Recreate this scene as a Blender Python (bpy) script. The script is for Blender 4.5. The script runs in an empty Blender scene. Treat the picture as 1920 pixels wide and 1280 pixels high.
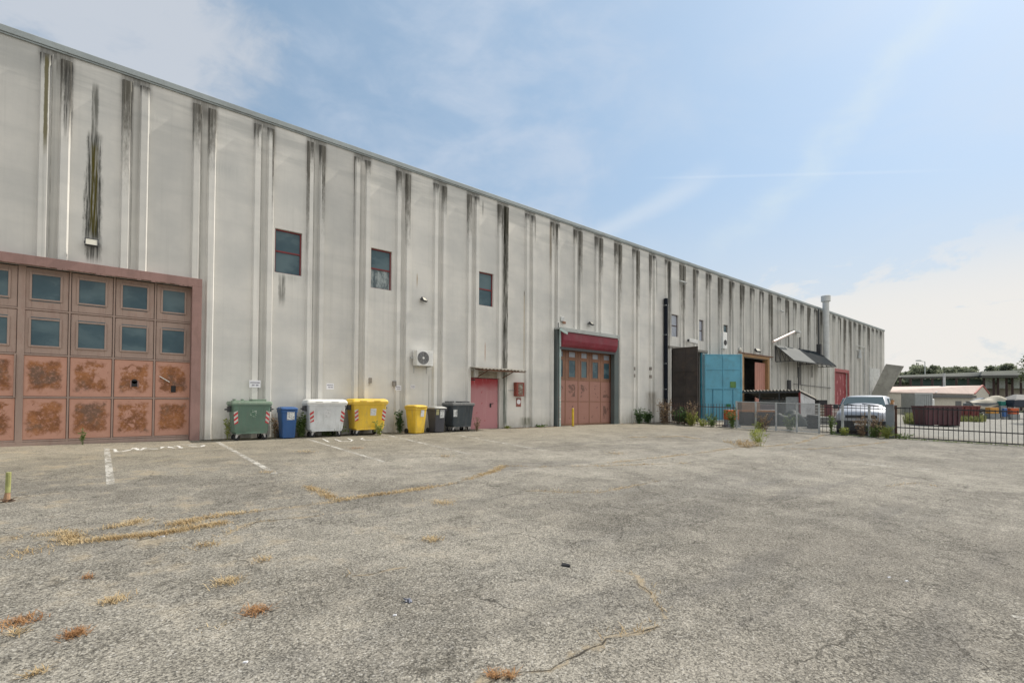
import bpy, math, random
from mathutils import Vector, Matrix
random.seed(7)
S = bpy.context.scene
R = math.radians

# ------------------------------------------------------------------ camera
FPX = 922.0                                   # focal length in pixels of a 1920 wide frame
TH = math.atan2(2065 - 960, FPX)              # angle between the view and the facade
ROLL, PITCH = 0.0058, 0.0184
CAM = Vector((0, -18.1, 1.25))
SL = 0.028                                    # the yard falls away from the wall
_F = Vector((math.cos(TH), math.sin(TH), 0)); _R = Vector((math.sin(TH), -math.cos(TH), 0)); _U = Vector((0, 0, 1))
_F2 = _F * math.cos(PITCH) + _U * math.sin(PITCH)
_U2 = _U * math.cos(PITCH) - _F * math.sin(PITCH)
_r = _R * math.cos(ROLL) + _U2 * math.sin(ROLL)
_u = _U2 * math.cos(ROLL) - _R * math.sin(ROLL)
CY = 735.62
cam_d = bpy.data.cameras.new('camera')
cam_d.sensor_width = 36; cam_d.sensor_fit = 'HORIZONTAL'
cam_d.lens = FPX / 1920 * 36
cam_d.shift_y = (CY - 640) / 1920
cam_d.clip_start = 0.1; cam_d.clip_end = 5000
cam = bpy.data.objects.new('camera', cam_d); S.collection.objects.link(cam)
m3 = Matrix((_r, _u, -_F2)).transposed()
cam.matrix_world = Matrix.Translation(CAM) @ m3.to_4x4()
S.camera = cam
def ray(px, py): return _F2 + _r * ((px - 960) / FPX) - _u * ((py - CY) / FPX)
def W(px, py, y=0.0):
    v = ray(px, py); return CAM + v * ((y - CAM.y) / v.y)
def G(px, py, dz=0.0):
    v = ray(px, py); t = (SL * CAM.y + dz - CAM.z) / (v.z - SL * v.y); return CAM + v * t
def P(px, py, Z): return CAM + ray(px, py) * Z
def gz(y): return SL * max(min(y, 0), -45)

# ------------------------------------------------------------------ light
SUN_EL, SUN_AZ = 50.0, 5.2                    # azimuth in front of the facade, from +x towards -y
sd = Vector((math.cos(R(SUN_EL)) * math.cos(R(SUN_AZ)), -math.cos(R(SUN_EL)) * math.sin(R(SUN_AZ)), math.sin(R(SUN_EL))))
sun_d = bpy.data.lights.new('sun', 'SUN'); sun_d.energy = 4.8; sun_d.angle = R(0.55); sun_d.color = (1, 0.93, 0.82)
sun = bpy.data.objects.new('sun', sun_d); S.collection.objects.link(sun)
sun.rotation_euler = sd.to_track_quat('Z', 'Y').to_euler(); sun.location = (20, -20, 40)
S.view_settings.view_transform = 'Standard'; S.view_settings.look = 'None'
S.view_settings.exposure = 0.08; S.view_settings.gamma = 1.0

class NT:
    """tiny helper for node trees"""
    def __init__(s, nt): s.t = nt; s.n = nt.nodes; s.l = nt.links
    def new(s, typ, **kw):
        n = s.n.new(typ)
        for k, v in kw.items(): setattr(n, k, v)
        return n
    def put(s, sock, v):
        if isinstance(v, bpy.types.NodeSocket): s.l.new(v, sock)
        elif isinstance(v, (int, float)) and sock.type in ('RGBA',): sock.default_value = (v, v, v, 1)
        elif isinstance(v, (tuple, list)) and sock.type == 'RGBA' and len(v) == 3: sock.default_value = (*v, 1)
        else: sock.default_value = v
    def m(s, op, a, b=0.0, c=None, clamp=False):
        n = s.new('ShaderNodeMath', operation=op, use_clamp=clamp); s.put(n.inputs[0], a); s.put(n.inputs[1], b)
        if c is not None: s.put(n.inputs[2], c)
        return n.outputs[0]
    def vm(s, op, a, b=(0, 0, 0)):
        n = s.new('ShaderNodeVectorMath', operation=op); s.put(n.inputs[0], a); s.put(n.inputs[1], b)
        return n.outputs['Value'] if op in ('DOT_PRODUCT', 'LENGTH', 'DISTANCE') else n.outputs[0]
    def mr(s, v, a, b, c=0.0, d=1.0, smooth=True):
        n = s.new('ShaderNodeMapRange', interpolation_type='SMOOTHSTEP' if smooth else 'LINEAR')
        for i, q in enumerate((v, a, b, c, d)): s.put(n.inputs[i], q)
        return n.outputs[0]
    def mix(s, f, a, b, blend='MIX'):
        n = s.new('ShaderNodeMix', data_type='RGBA', blend_type=blend)
        s.put(n.inputs[0], f); s.put(n.inputs[6], a); s.put(n.inputs[7], b); return n.outputs[2]
    def noise(s, vec, scale, detail=4, rough=0.55, dist=0.0, col=False):
        n = s.new('ShaderNodeTexNoise'); s.put(n.inputs['Vector'], vec); n.inputs['Scale'].default_value = scale
        n.inputs['Detail'].default_value = detail; n.inputs['Roughness'].default_value = rough; n.inputs['Distortion'].default_value = dist
        return n.outputs['Color' if col else 'Fac']
    def vor(s, vec, scale, feature='F1', out='Distance', rnd=1.0):
        n = s.new('ShaderNodeTexVoronoi', feature=feature); s.put(n.inputs['Vector'], vec); n.inputs['Scale'].default_value = scale
        n.inputs['Randomness'].default_value = rnd
        return n.outputs[out]
    def sep(s, v):
        n = s.new('ShaderNodeSeparateXYZ'); s.put(n.inputs[0], v); return n.outputs
    def comb(s, x, y, z):
        n = s.new('ShaderNodeCombineXYZ')
        for i, q in enumerate((x, y, z)): s.put(n.inputs[i], q)
        return n.outputs[0]
    def scale(s, v, xyz): return s.vm('MULTIPLY', v, xyz)
    def bump(s, h, strength=0.3, dist=0.02, nrm=None):
        n = s.new('ShaderNodeBump'); n.inputs['Strength'].default_value = strength; n.inputs['Distance'].default_value = dist
        s.put(n.inputs['Height'], h)
        if nrm is not None: s.put(n.inputs['Normal'], nrm)
        return n.outputs[0]

# ------------------------------------------------------------------ sky
wd = bpy.data.worlds.new('World'); S.world = wd; wd.use_nodes = True
w = NT(wd.node_tree); w.n.clear()
SKY = 0.11
sky = w.new('ShaderNodeTexSky', sky_type='NISHITA'); sky.sun_disc = False
sky.sun_elevation = R(SUN_EL); sky.sun_rotation = R(90 + SUN_AZ); sky.air_density = 1.0; sky.dust_density = 2.2; sky.ozone_density = 1.3; sky.altitude = 150
d = w.new('ShaderNodeTexCoord').outputs['Generated']
dx, dy, dz = w.sep(d)
def K(c, s=1.0): return tuple(v * s / SKY for v in c)
zz = w.m('MAXIMUM', dz, 0.02)
plane = w.comb(w.m('DIVIDE', dx, w.m('ADD', zz, 0.18)), w.m('DIVIDE', dy, w.m('ADD', zz, 0.18)), 0.0)   # cloud layer overhead
def blob(px, py, inner, outer, warp=0.0):
    v = ray(px, py).normalized()
    a = w.vm('DOT_PRODUCT', d, tuple(v))
    if warp:
        a = w.m('ADD', a, w.m('MULTIPLY', w.m('SUBTRACT', nz_w, 0.5), warp))
    return w.mr(a, math.cos(R(outer)), math.cos(R(inner)))
nz_w = w.noise(d, 5.0, 8, 0.6, 0.6)
nz_c = w.noise(w.scale(d, (1, 1, 2.2)), 7.0, 9, 0.58, 0.3)
nz_v = w.noise(plane, 1.1, 7, 0.62, 1.2)
col = sky.outputs[0]
# the lens side of the sky: milky blue, deeper to the left
left = w.mr(w.vm('DOT_PRODUCT', d, tuple(_R)), -0.75, 0.75)
milky = w.mix(left, K((0.285, 0.42, 0.575)), K((0.47, 0.67, 0.90)))
col = w.mix(0.72, col, milky)
# haze towards the horizon
hz = w.mr(dz, 0.42, 0.0)
col = w.mix(w.m('MULTIPLY', hz, 0.9), col, K((0.73, 0.735, 0.715)))
# veils
veil = w.mr(nz_v, 0.42, 0.78)
col = w.mix(w.m('MULTIPLY', veil, 0.26), col, K((0.70, 0.74, 0.80)))
vb = blob(900, 170, 2, 19, 0.12)
col = w.mix(w.m('MULTIPLY', w.m('MULTIPLY', vb, w.mr(nz_c, 0.3, 0.75)), 0.5), col, K((0.62, 0.68, 0.78)))
# cirrus streak, upper right
sA, sB = ray(1440, 365).normalized(), ray(1740, 60).normalized()
sn = sA.cross(sB).normalized(); sm = (sA + sB).normalized()
dist = w.m('ABSOLUTE', w.m('ADD', w.vm('DOT_PRODUCT', d, tuple(sn)), w.m('MULTIPLY', w.m('SUBTRACT', nz_w, 0.5), 0.13)))
st = w.m('MULTIPLY', w.m('MULTIPLY', w.mr(dist, 0.045, 0.0), w.mr(nz_c, .25, .65)), w.mr(w.vm('DOT_PRODUCT', d, tuple(sm)), 0.955, 0.992))
col = w.mix(w.m('MULTIPLY', st, 0.27), col, K((0.78, 0.84, 0.80)))
sA, sB = ray(1130, 440).normalized(), ray(1270, 360).normalized(); sn = sA.cross(sB).normalized(); sm = (sA + sB).normalized()
dist = w.m('ABSOLUTE', w.m('ADD', w.vm('DOT_PRODUCT', d, tuple(sn)), w.m('MULTIPLY', w.m('SUBTRACT', nz_w, 0.5), 0.05)))
st = w.m('MULTIPLY', w.mr(dist, 0.03, 0.0), w.mr(w.vm('DOT_PRODUCT', d, tuple(sm)), 0.985, 0.998))
col = w.mix(w.m('MULTIPLY', st, 0.35), col, K((0.75, 0.80, 0.85)))
sA, sB = ray(1270, 333).normalized(), ray(1700, 322).normalized(); sn = sA.cross(sB).normalized(); sm = (sA + sB).normalized()
dist = w.m('ABSOLUTE', w.vm('DOT_PRODUCT', d, tuple(sn)))
st = w.m('MULTIPLY', w.mr(dist, 0.004, 0.0), w.mr(w.vm('DOT_PRODUCT', d, tuple(sm)), 0.97, 0.995))
col = w.mix(w.m('MULTIPLY', st, 0.16), col, K((0.78, 0.85, 0.92)))
# cloud, top left
cl = w.m('MULTIPLY', blob(90, -60, 6, 15.5, 0.09), w.mr(nz_c, 0.22, 0.50))
col = w.mix(w.m('MULTIPLY', cl, 0.8), col, K((0.60, 0.63, 0.68)))
# cumulus bank low over the horizon
band = w.m('MULTIPLY', w.mr(dz, 0.30, 0.13), w.mr(w.vm('DOT_PRODUCT', d, tuple(_R)), 0.02, 0.35))
cu = w.mr(w.m('ADD', nz_c, w.m('MULTIPLY', band, 0.20)), 0.58, 0.66)
col = w.mix(w.m('MULTIPLY', w.m('MULTIPLY', cu, band), 0.85), col, K((0.84, 0.81, 0.765)))
# unseen bright cloud bank added behind the camera to light the wall
back = w.mr(w.m('ADD', dy, w.m('MULTIPLY', w.m('SUBTRACT', nz_c, 0.5), 0.5)), -0.05, -0.6)
back = w.m('MULTIPLY', back, w.mr(dz, -0.05, 0.25))
col = w.mix(w.m('MULTIPLY', back, 0.9), col, K((1.16, 1.14, 1.095)))
bg = w.new('ShaderNodeBackground'); bg.inputs['Strength'].default_value = SKY; w.l.new(col, bg.inputs['Color'])
w.l.new(bg.outputs[0], w.new('ShaderNodeOutputWorld').inputs['Surface'])

# ------------------------------------------------------------------ materials
MATS = {}
def base(name):
    m = bpy.data.materials.new(name); m.use_nodes = True; t = NT(m.node_tree)
    b = t.n['Principled BSDF']; MATS[name] = m
    return m, t, b
def objvec(t):
    c = t.new('ShaderNodeTexCoord').outputs['Object']
    rnd = t.new('ShaderNodeObjectInfo').outputs['Random']
    return t.vm('ADD', c, t.comb(t.m('MULTIPLY', rnd, 17.0), t.m('MULTIPLY', rnd, 5.0), 0.0))
def pm(name, c, rough=0.6, var=0.18, scale=3.0, metal=0.0, bump=0.0, dirt=None, dirt_amt=0.35, spec=0.4, fine=30.0, streak=False):
    m, t, b = base(name); v = objvec(t)
    n1 = t.noise(v, scale, 6, 0.6)
    lo = tuple(x * (1 - var) for x in c); hi = tuple(min(1, x * (1 + var)) for x in c)
    cc = t.mix(t.mr(n1, 0.3, 0.7), lo, hi)
    n2 = t.noise(v, fine, 3, 0.6)
    cc = t.mix(t.m('MULTIPLY', t.mr(n2, 0.4, 0.75), var), cc, tuple(x * 0.6 for x in c))
    if dirt is not None:
        dv = t.scale(v, (1, 1, 0.18)) if streak else v
        n3 = t.noise(dv, 2.2 if not streak else 9.0, 7, 0.7)
        cc = t.mix(t.m('MULTIPLY', t.mr(n3, 0.48, 0.68), dirt_amt), cc, dirt)
    t.put(b.inputs['Base Color'], cc); b.inputs['Metallic'].default_value = metal
    t.put(b.inputs['Roughness'], t.mr(n1, 0.2, 0.8, max(0.05, rough - 0.1), min(1, rough + 0.1)))
    b.inputs['Specular IOR Level'].default_value = spec
    if bump: t.put(b.inputs['Normal'], t.bump(n2, bump, 0.01))
    return m
GRIME = (0.10, 0.09, 0.075)
M_steel = pm('galvanised steel', (0.45, 0.465, 0.46), 0.6, 0.15, 2.5, 0.05, dirt=GRIME, dirt_amt=0.3)
M_flash = pm('roof flashing', (0.30, 0.335, 0.34), 0.6, 0.12, 0.7, 0.1, dirt=(0.18, 0.175, 0.16), dirt_amt=0.35)
M_pinkframe = pm('faded pink paint', (0.285, 0.175, 0.155), 0.75, 0.14, 1.5, dirt=(0.20, 0.12, 0.10), dirt_amt=0.4, streak=True)
M_leaf = pm('faded brown pink paint', (0.355, 0.262, 0.22), 0.7, 0.10, 1.2, dirt=(0.26, 0.15, 0.12), dirt_amt=0.35, streak=True)
M_glass, tg, bgp = base('dusty blue glass')
vg = objvec(tg); ng = tg.noise(tg.scale(vg, (1, 1, 1.6)), 1.0, 3, 0.5)
tg.put(bgp.inputs['Base Color'], tg.mix(tg.mr(ng, 0.35, 0.7), (0.040, 0.082, 0.105), (0.10, 0.155, 0.175)))
tg.put(bgp.inputs['Roughness'], tg.mr(ng, 0.3, 0.7, 0.2, 0.35)); bgp.inputs['Specular IOR Level'].default_value = 0.3
M_glassdirty, tg, bgp = base('dirty pale glass')
vg = objvec(tg); ng = tg.noise(tg.scale(vg, (3, 3, 1.2)), 2.0, 5, 0.65)
tg.put(bgp.inputs['Base Color'], tg.mix(tg.mr(ng, 0.4, 0.65), (0.06, 0.09, 0.10), (0.30, 0.34, 0.34))); bgp.inputs['Roughness'].default_value = 0.35
M_red = pm('dark red paint', (0.20, 0.028, 0.030), 0.5, 0.15, 2.0)
M_redshut = pm('red shutter', (0.20, 0.026, 0.042), 0.5, 0.14, 1.5, dirt=(0.27, 0.12, 0.13), dirt_amt=0.25)
M_brownframe = pm('dark brown frame', (0.075, 0.045, 0.04), 0.6)
M_green = pm('green grey steel', (0.085, 0.105, 0.105), 0.6, 0.12, 1.0, dirt=(0.13, 0.13, 0.12), dirt_amt=0.4)
M_teal = pm('pale teal pipe', (0.40, 0.50, 0.48), 0.5, 0.12, 1.0)
M_black = pm('black rubber', (0.018, 0.018, 0.02), 0.6)
M_dark = pm('dark grey plastic', (0.05, 0.052, 0.056), 0.5)
M_white = pm('white plastic', (0.72, 0.72, 0.70), 0.45, 0.06)
M_paper = pm('white paper', (0.72, 0.72, 0.75), 0.8, 0.05)
M_ink = pm('faded ink', (0.13, 0.12, 0.17), 0.8, 0.1)
M_lampglass = pm('lamp glass', (0.55, 0.53, 0.46), 0.2, 0.12)
M_orange = pm('orange ochre paint', (0.30, 0.18, 0.085), 0.7, 0.15, 1.0, dirt=GRIME, dirt_amt=0.25)
M_pinkpanel = pm('pink sheet', (0.42, 0.20, 0.155), 0.6, 0.12, 1.0)
M_brownleaf = pm('rusty brown sheet', (0.055, 0.046, 0.041), 0.8, 0.3, 0.9, dirt=(0.095, 0.065, 0.05), dirt_amt=0.5)
M_blueleaf = pm('light blue paint', (0.115, 0.355, 0.475), 0.5, 0.12, 0.8, dirt=(0.10, 0.24, 0.30), dirt_amt=0.5)
M_rust = pm('rusted steel', (0.155, 0.075, 0.045), 0.85, 0.35, 4.0, dirt=(0.07, 0.04, 0.03), dirt_amt=0.6)
M_blackbar = pm('black painted steel', (0.022, 0.022, 0.024), 0.5)
M_concrete = pm('bare concrete', (0.36, 0.35, 0.31), 0.9, 0.15, 1.2, bump=0.2, dirt=(0.2, 0.19, 0.17), dirt_amt=0.5)
M_corr = pm('corrugated fibre cement', (0.27, 0.25, 0.215), 0.85, 0.2, 2.0, dirt=(0.12, 0.11, 0.09), dirt_amt=0.5)
M_corrdark = pm('dark corrugated sheet', (0.020, 0.027, 0.033), 0.8, 0.2, 1.0, spec=.1)
M_corrgrey = pm('grey corrugated sheet', (0.15, 0.16, 0.16), 0.7, 0.12, 1.0, spec=.2)
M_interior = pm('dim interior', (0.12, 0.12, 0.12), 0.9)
M_yellowpost = pm('yellow painted post', (0.62, 0.42, 0.03), 0.5, 0.15, 3.0)
M_bark = pm('bark', (0.10, 0.075, 0.05), 0.9, 0.3, 6.0, bump=0.3)
def leafmat(name, c1, c2, trans=0.35):
    m, t, b = base(name)
    v = t.new('ShaderNodeTexCoord').outputs['Object']
    n = t.noise(v, 3.0, 4, 0.6); n2 = t.noise(v, 28.0, 2, 0.5)
    cc = t.mix(t.mr(t.m('ADD', t.m('MULTIPLY', n, 0.6), t.m('MULTIPLY', n2, 0.4)), 0.38, 0.62), c1, c2)
    t.put(b.inputs['Base Color'], cc); b.inputs['Roughness'].default_value = 0.65; b.inputs['Specular IOR Level'].default_value = 0.25
    tr = t.new('ShaderNodeBsdfTranslucent'); t.put(tr.inputs['Color'], cc)
    mx = t.new('ShaderNodeMixShader'); mx.inputs[0].default_value = trans
    t.l.new(b.outputs[0], mx.inputs[1]); t.l.new(tr.outputs[0], mx.inputs[2])
    t.l.new(mx.outputs[0], t.n['Material Output'].inputs['Surface']); return m
M_weed = leafmat('weed leaves', (0.08, 0.135, 0.035), (0.22, 0.29, 0.10))
M_weeddark = leafmat('dark weed leaves', (0.035, 0.072, 0.026), (0.09, 0.15, 0.05))
M_weedyel = leafmat('yellow green grass', (0.22, 0.26, 0.05), (0.42, 0.44, 0.14))
M_weeddry = leafmat('dry seed heads', (0.19, 0.13, 0.09), (0.34, 0.26, 0.17))
M_dry = leafmat('dry grass', (0.36, 0.25, 0.12), (0.56, 0.44, 0.26), 0.2)
M_rustgrass = leafmat('red brown dry grass', (0.24, 0.11, 0.045), (0.45, 0.26, 0.12), 0.2)
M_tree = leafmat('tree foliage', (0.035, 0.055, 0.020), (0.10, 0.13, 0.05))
M_treefar = leafmat('far tree foliage', (0.15, 0.175, 0.12), (0.27, 0.29, 0.20), 0.5)  # distance haze painted in as a paler leaf colour

# ------------------------------------------------------------------ mesh helpers
C = S.collection
def setp(o, label=None, cat=None, group=None, kind=None):
    if label: o['label'] = label
    if cat: o['category'] = cat
    if group: o['group'] = group
    if kind: o['kind'] = kind
    return o
def thing(name, label, cat, loc=(0, 0, 0), rz=0.0, group=None):
    o = bpy.data.objects.new(name, None); C.objects.link(o); o.empty_display_size = 0.3
    o.location = loc; o.rotation_euler = (0, 0, rz)
    return setp(o, label, cat, group)
def copy_tree(o, parent=None):
    c = o.copy(); C.objects.link(c)
    if parent: c.parent = parent
    for ch in [q for q in bpy.data.objects if q.parent == o]: copy_tree(ch, c)
    return c
class MB:
    def __init__(s): s.v = []; s.f = []; s.mi = []; s.uv = {}
    def add(s, vs, fs, m=0):
        b = len(s.v); s.v += [tuple(q) for q in vs]
        for f in fs: s.f.append(tuple(b + i for i in f)); s.mi.append(m)
        return s
    def quad(s, a, b, c, d, m=0, uv=False):
        s.add([a, b, c, d], [(0, 1, 2, 3)], m)
        if uv: s.uv[len(s.f) - 1] = ((0, 0), (1, 0), (1, 1), (0, 1))
        return s
    def box(s, x0, x1, y0, y1, z0, z1, m=0):
        return s.add([(x0, y0, z0), (x1, y0, z0), (x1, y1, z0), (x0, y1, z0), (x0, y0, z1), (x1, y0, z1), (x1, y1, z1), (x0, y1, z1)],
                     [(0, 3, 2, 1), (4, 5, 6, 7), (0, 1, 5, 4), (1, 2, 6, 5), (2, 3, 7, 6), (3, 0, 4, 7)], m)
    def hexa(s, lo, hi, m=0):                                      # two 4-point rings
        return s.add(list(lo) + list(hi), [(0, 3, 2, 1), (4, 5, 6, 7), (0, 1, 5, 4), (1, 2, 6, 5), (2, 3, 7, 6), (3, 0, 4, 7)], m)
    def bar(s, p, q, wd, ht=None, m=0, up=(0, 0, 1)):              # rectangular bar from p to q
        p, q = Vector(p), Vector(q); t = (q - p).normalized(); up = Vector(up)
        if abs(t.dot(up)) > 0.98: up = Vector((0, 1, 0))
        sx = t.cross(up).normalized() * wd / 2; sz = sx.cross(t).normalized() * (ht or wd) / 2
        return s.hexa([p - sx - sz, p + sx - sz, p + sx + sz, p - sx + sz], [q - sx - sz, q + sx - sz, q + sx + sz, q - sx + sz], m)
    def cyl(s, p, q, r0, r1=None, n=12, m=0, cap=True):
        p, q = Vector(p), Vector(q); r1 = r0 if r1 is None else r1; t = (q - p).normalized()
        a = Vector((0, 0, 1)) if abs(t.z) < 0.9 else Vector((1, 0, 0))
        x = t.cross(a).normalized(); y = t.cross(x)
        vs = [p + (x * math.cos(2 * math.pi * i / n) + y * math.sin(2 * math.pi * i / n)) * r0 for i in range(n)]
        vs += [q + (x * math.cos(2 * math.pi * i / n) + y * math.sin(2 * math.pi * i / n)) * r1 for i in range(n)]
        fs = [(i, (i + 1) % n, n + (i + 1) % n, n + i) for i in range(n)]
        if cap: fs += [tuple(range(n))[::-1], tuple(range(n, 2 * n))]
        return s.add(vs, fs, m)
    def tube(s, pts, r, n=8, m=0):
        for a, b in zip(pts, pts[1:]): s.cyl(a, b, r, r, n, m)
        return s
    def loft(s, rings, m=0, cap=True):
        n = len(rings[0]); vs = [p for r in rings for p in r]; fs = []
        for k in range(len(rings) - 1):
            for i in range(n): fs.append((k * n + i, k * n + (i + 1) % n, (k + 1) * n + (i + 1) % n, (k + 1) * n + i))
        if cap: fs += [tuple(range(n))[::-1], tuple(range((len(rings) - 1) * n, len(rings) * n))]
        return s.add(vs, fs, m)
    def build(s, name, mats, parent=None, world=False, bevel=0.0, smooth=False, seg=2):
        me = bpy.data.meshes.new(name)
        off = Vector((0, 0, 0))
        if world and parent is not None:
            q = parent
            while q is not None: off += q.location; q = q.parent
        me.from_pydata([tuple(Vector(v) - off) for v in s.v], [], s.f)
        mats = mats if isinstance(mats, (list, tuple)) else [mats]
        for q in mats: me.materials.append(q)
        me.polygons.foreach_set('material_index', s.mi)
        if s.uv:
            ul = me.uv_layers.new(name='UVMap')
            for fi, co in s.uv.items():
                for k, li in enumerate(me.polygons[fi].loop_indices): ul.data[li].uv = co[k]
        if smooth: me.polygons.foreach_set('use_smooth', [True] * len(me.polygons))
        me.update()
        o = bpy.data.objects.new(name, me); C.objects.link(o)
        if parent: o.parent = parent
        if bevel:
            b = o.modifiers.new('bevel', 'BEVEL'); b.width = bevel; b.segments = seg; b.limit_method = 'ANGLE'; b.angle_limit = R(35)
        return o
def rrect(cx, cy, z, w_, d_, r, n=4):
    pts = []
    for sx, sy, a0 in ((1, 1, 0), (-1, 1, 90), (-1, -1, 180), (1, -1, 270)):
        for k in range(n + 1):
            a = R(a0 + 90 * k / n)
            pts.append((cx + sx * (w_ / 2 - r) + r * math.cos(a), cy + sy * (d_ / 2 - r) + r * math.sin(a), z))
    return pts

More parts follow.
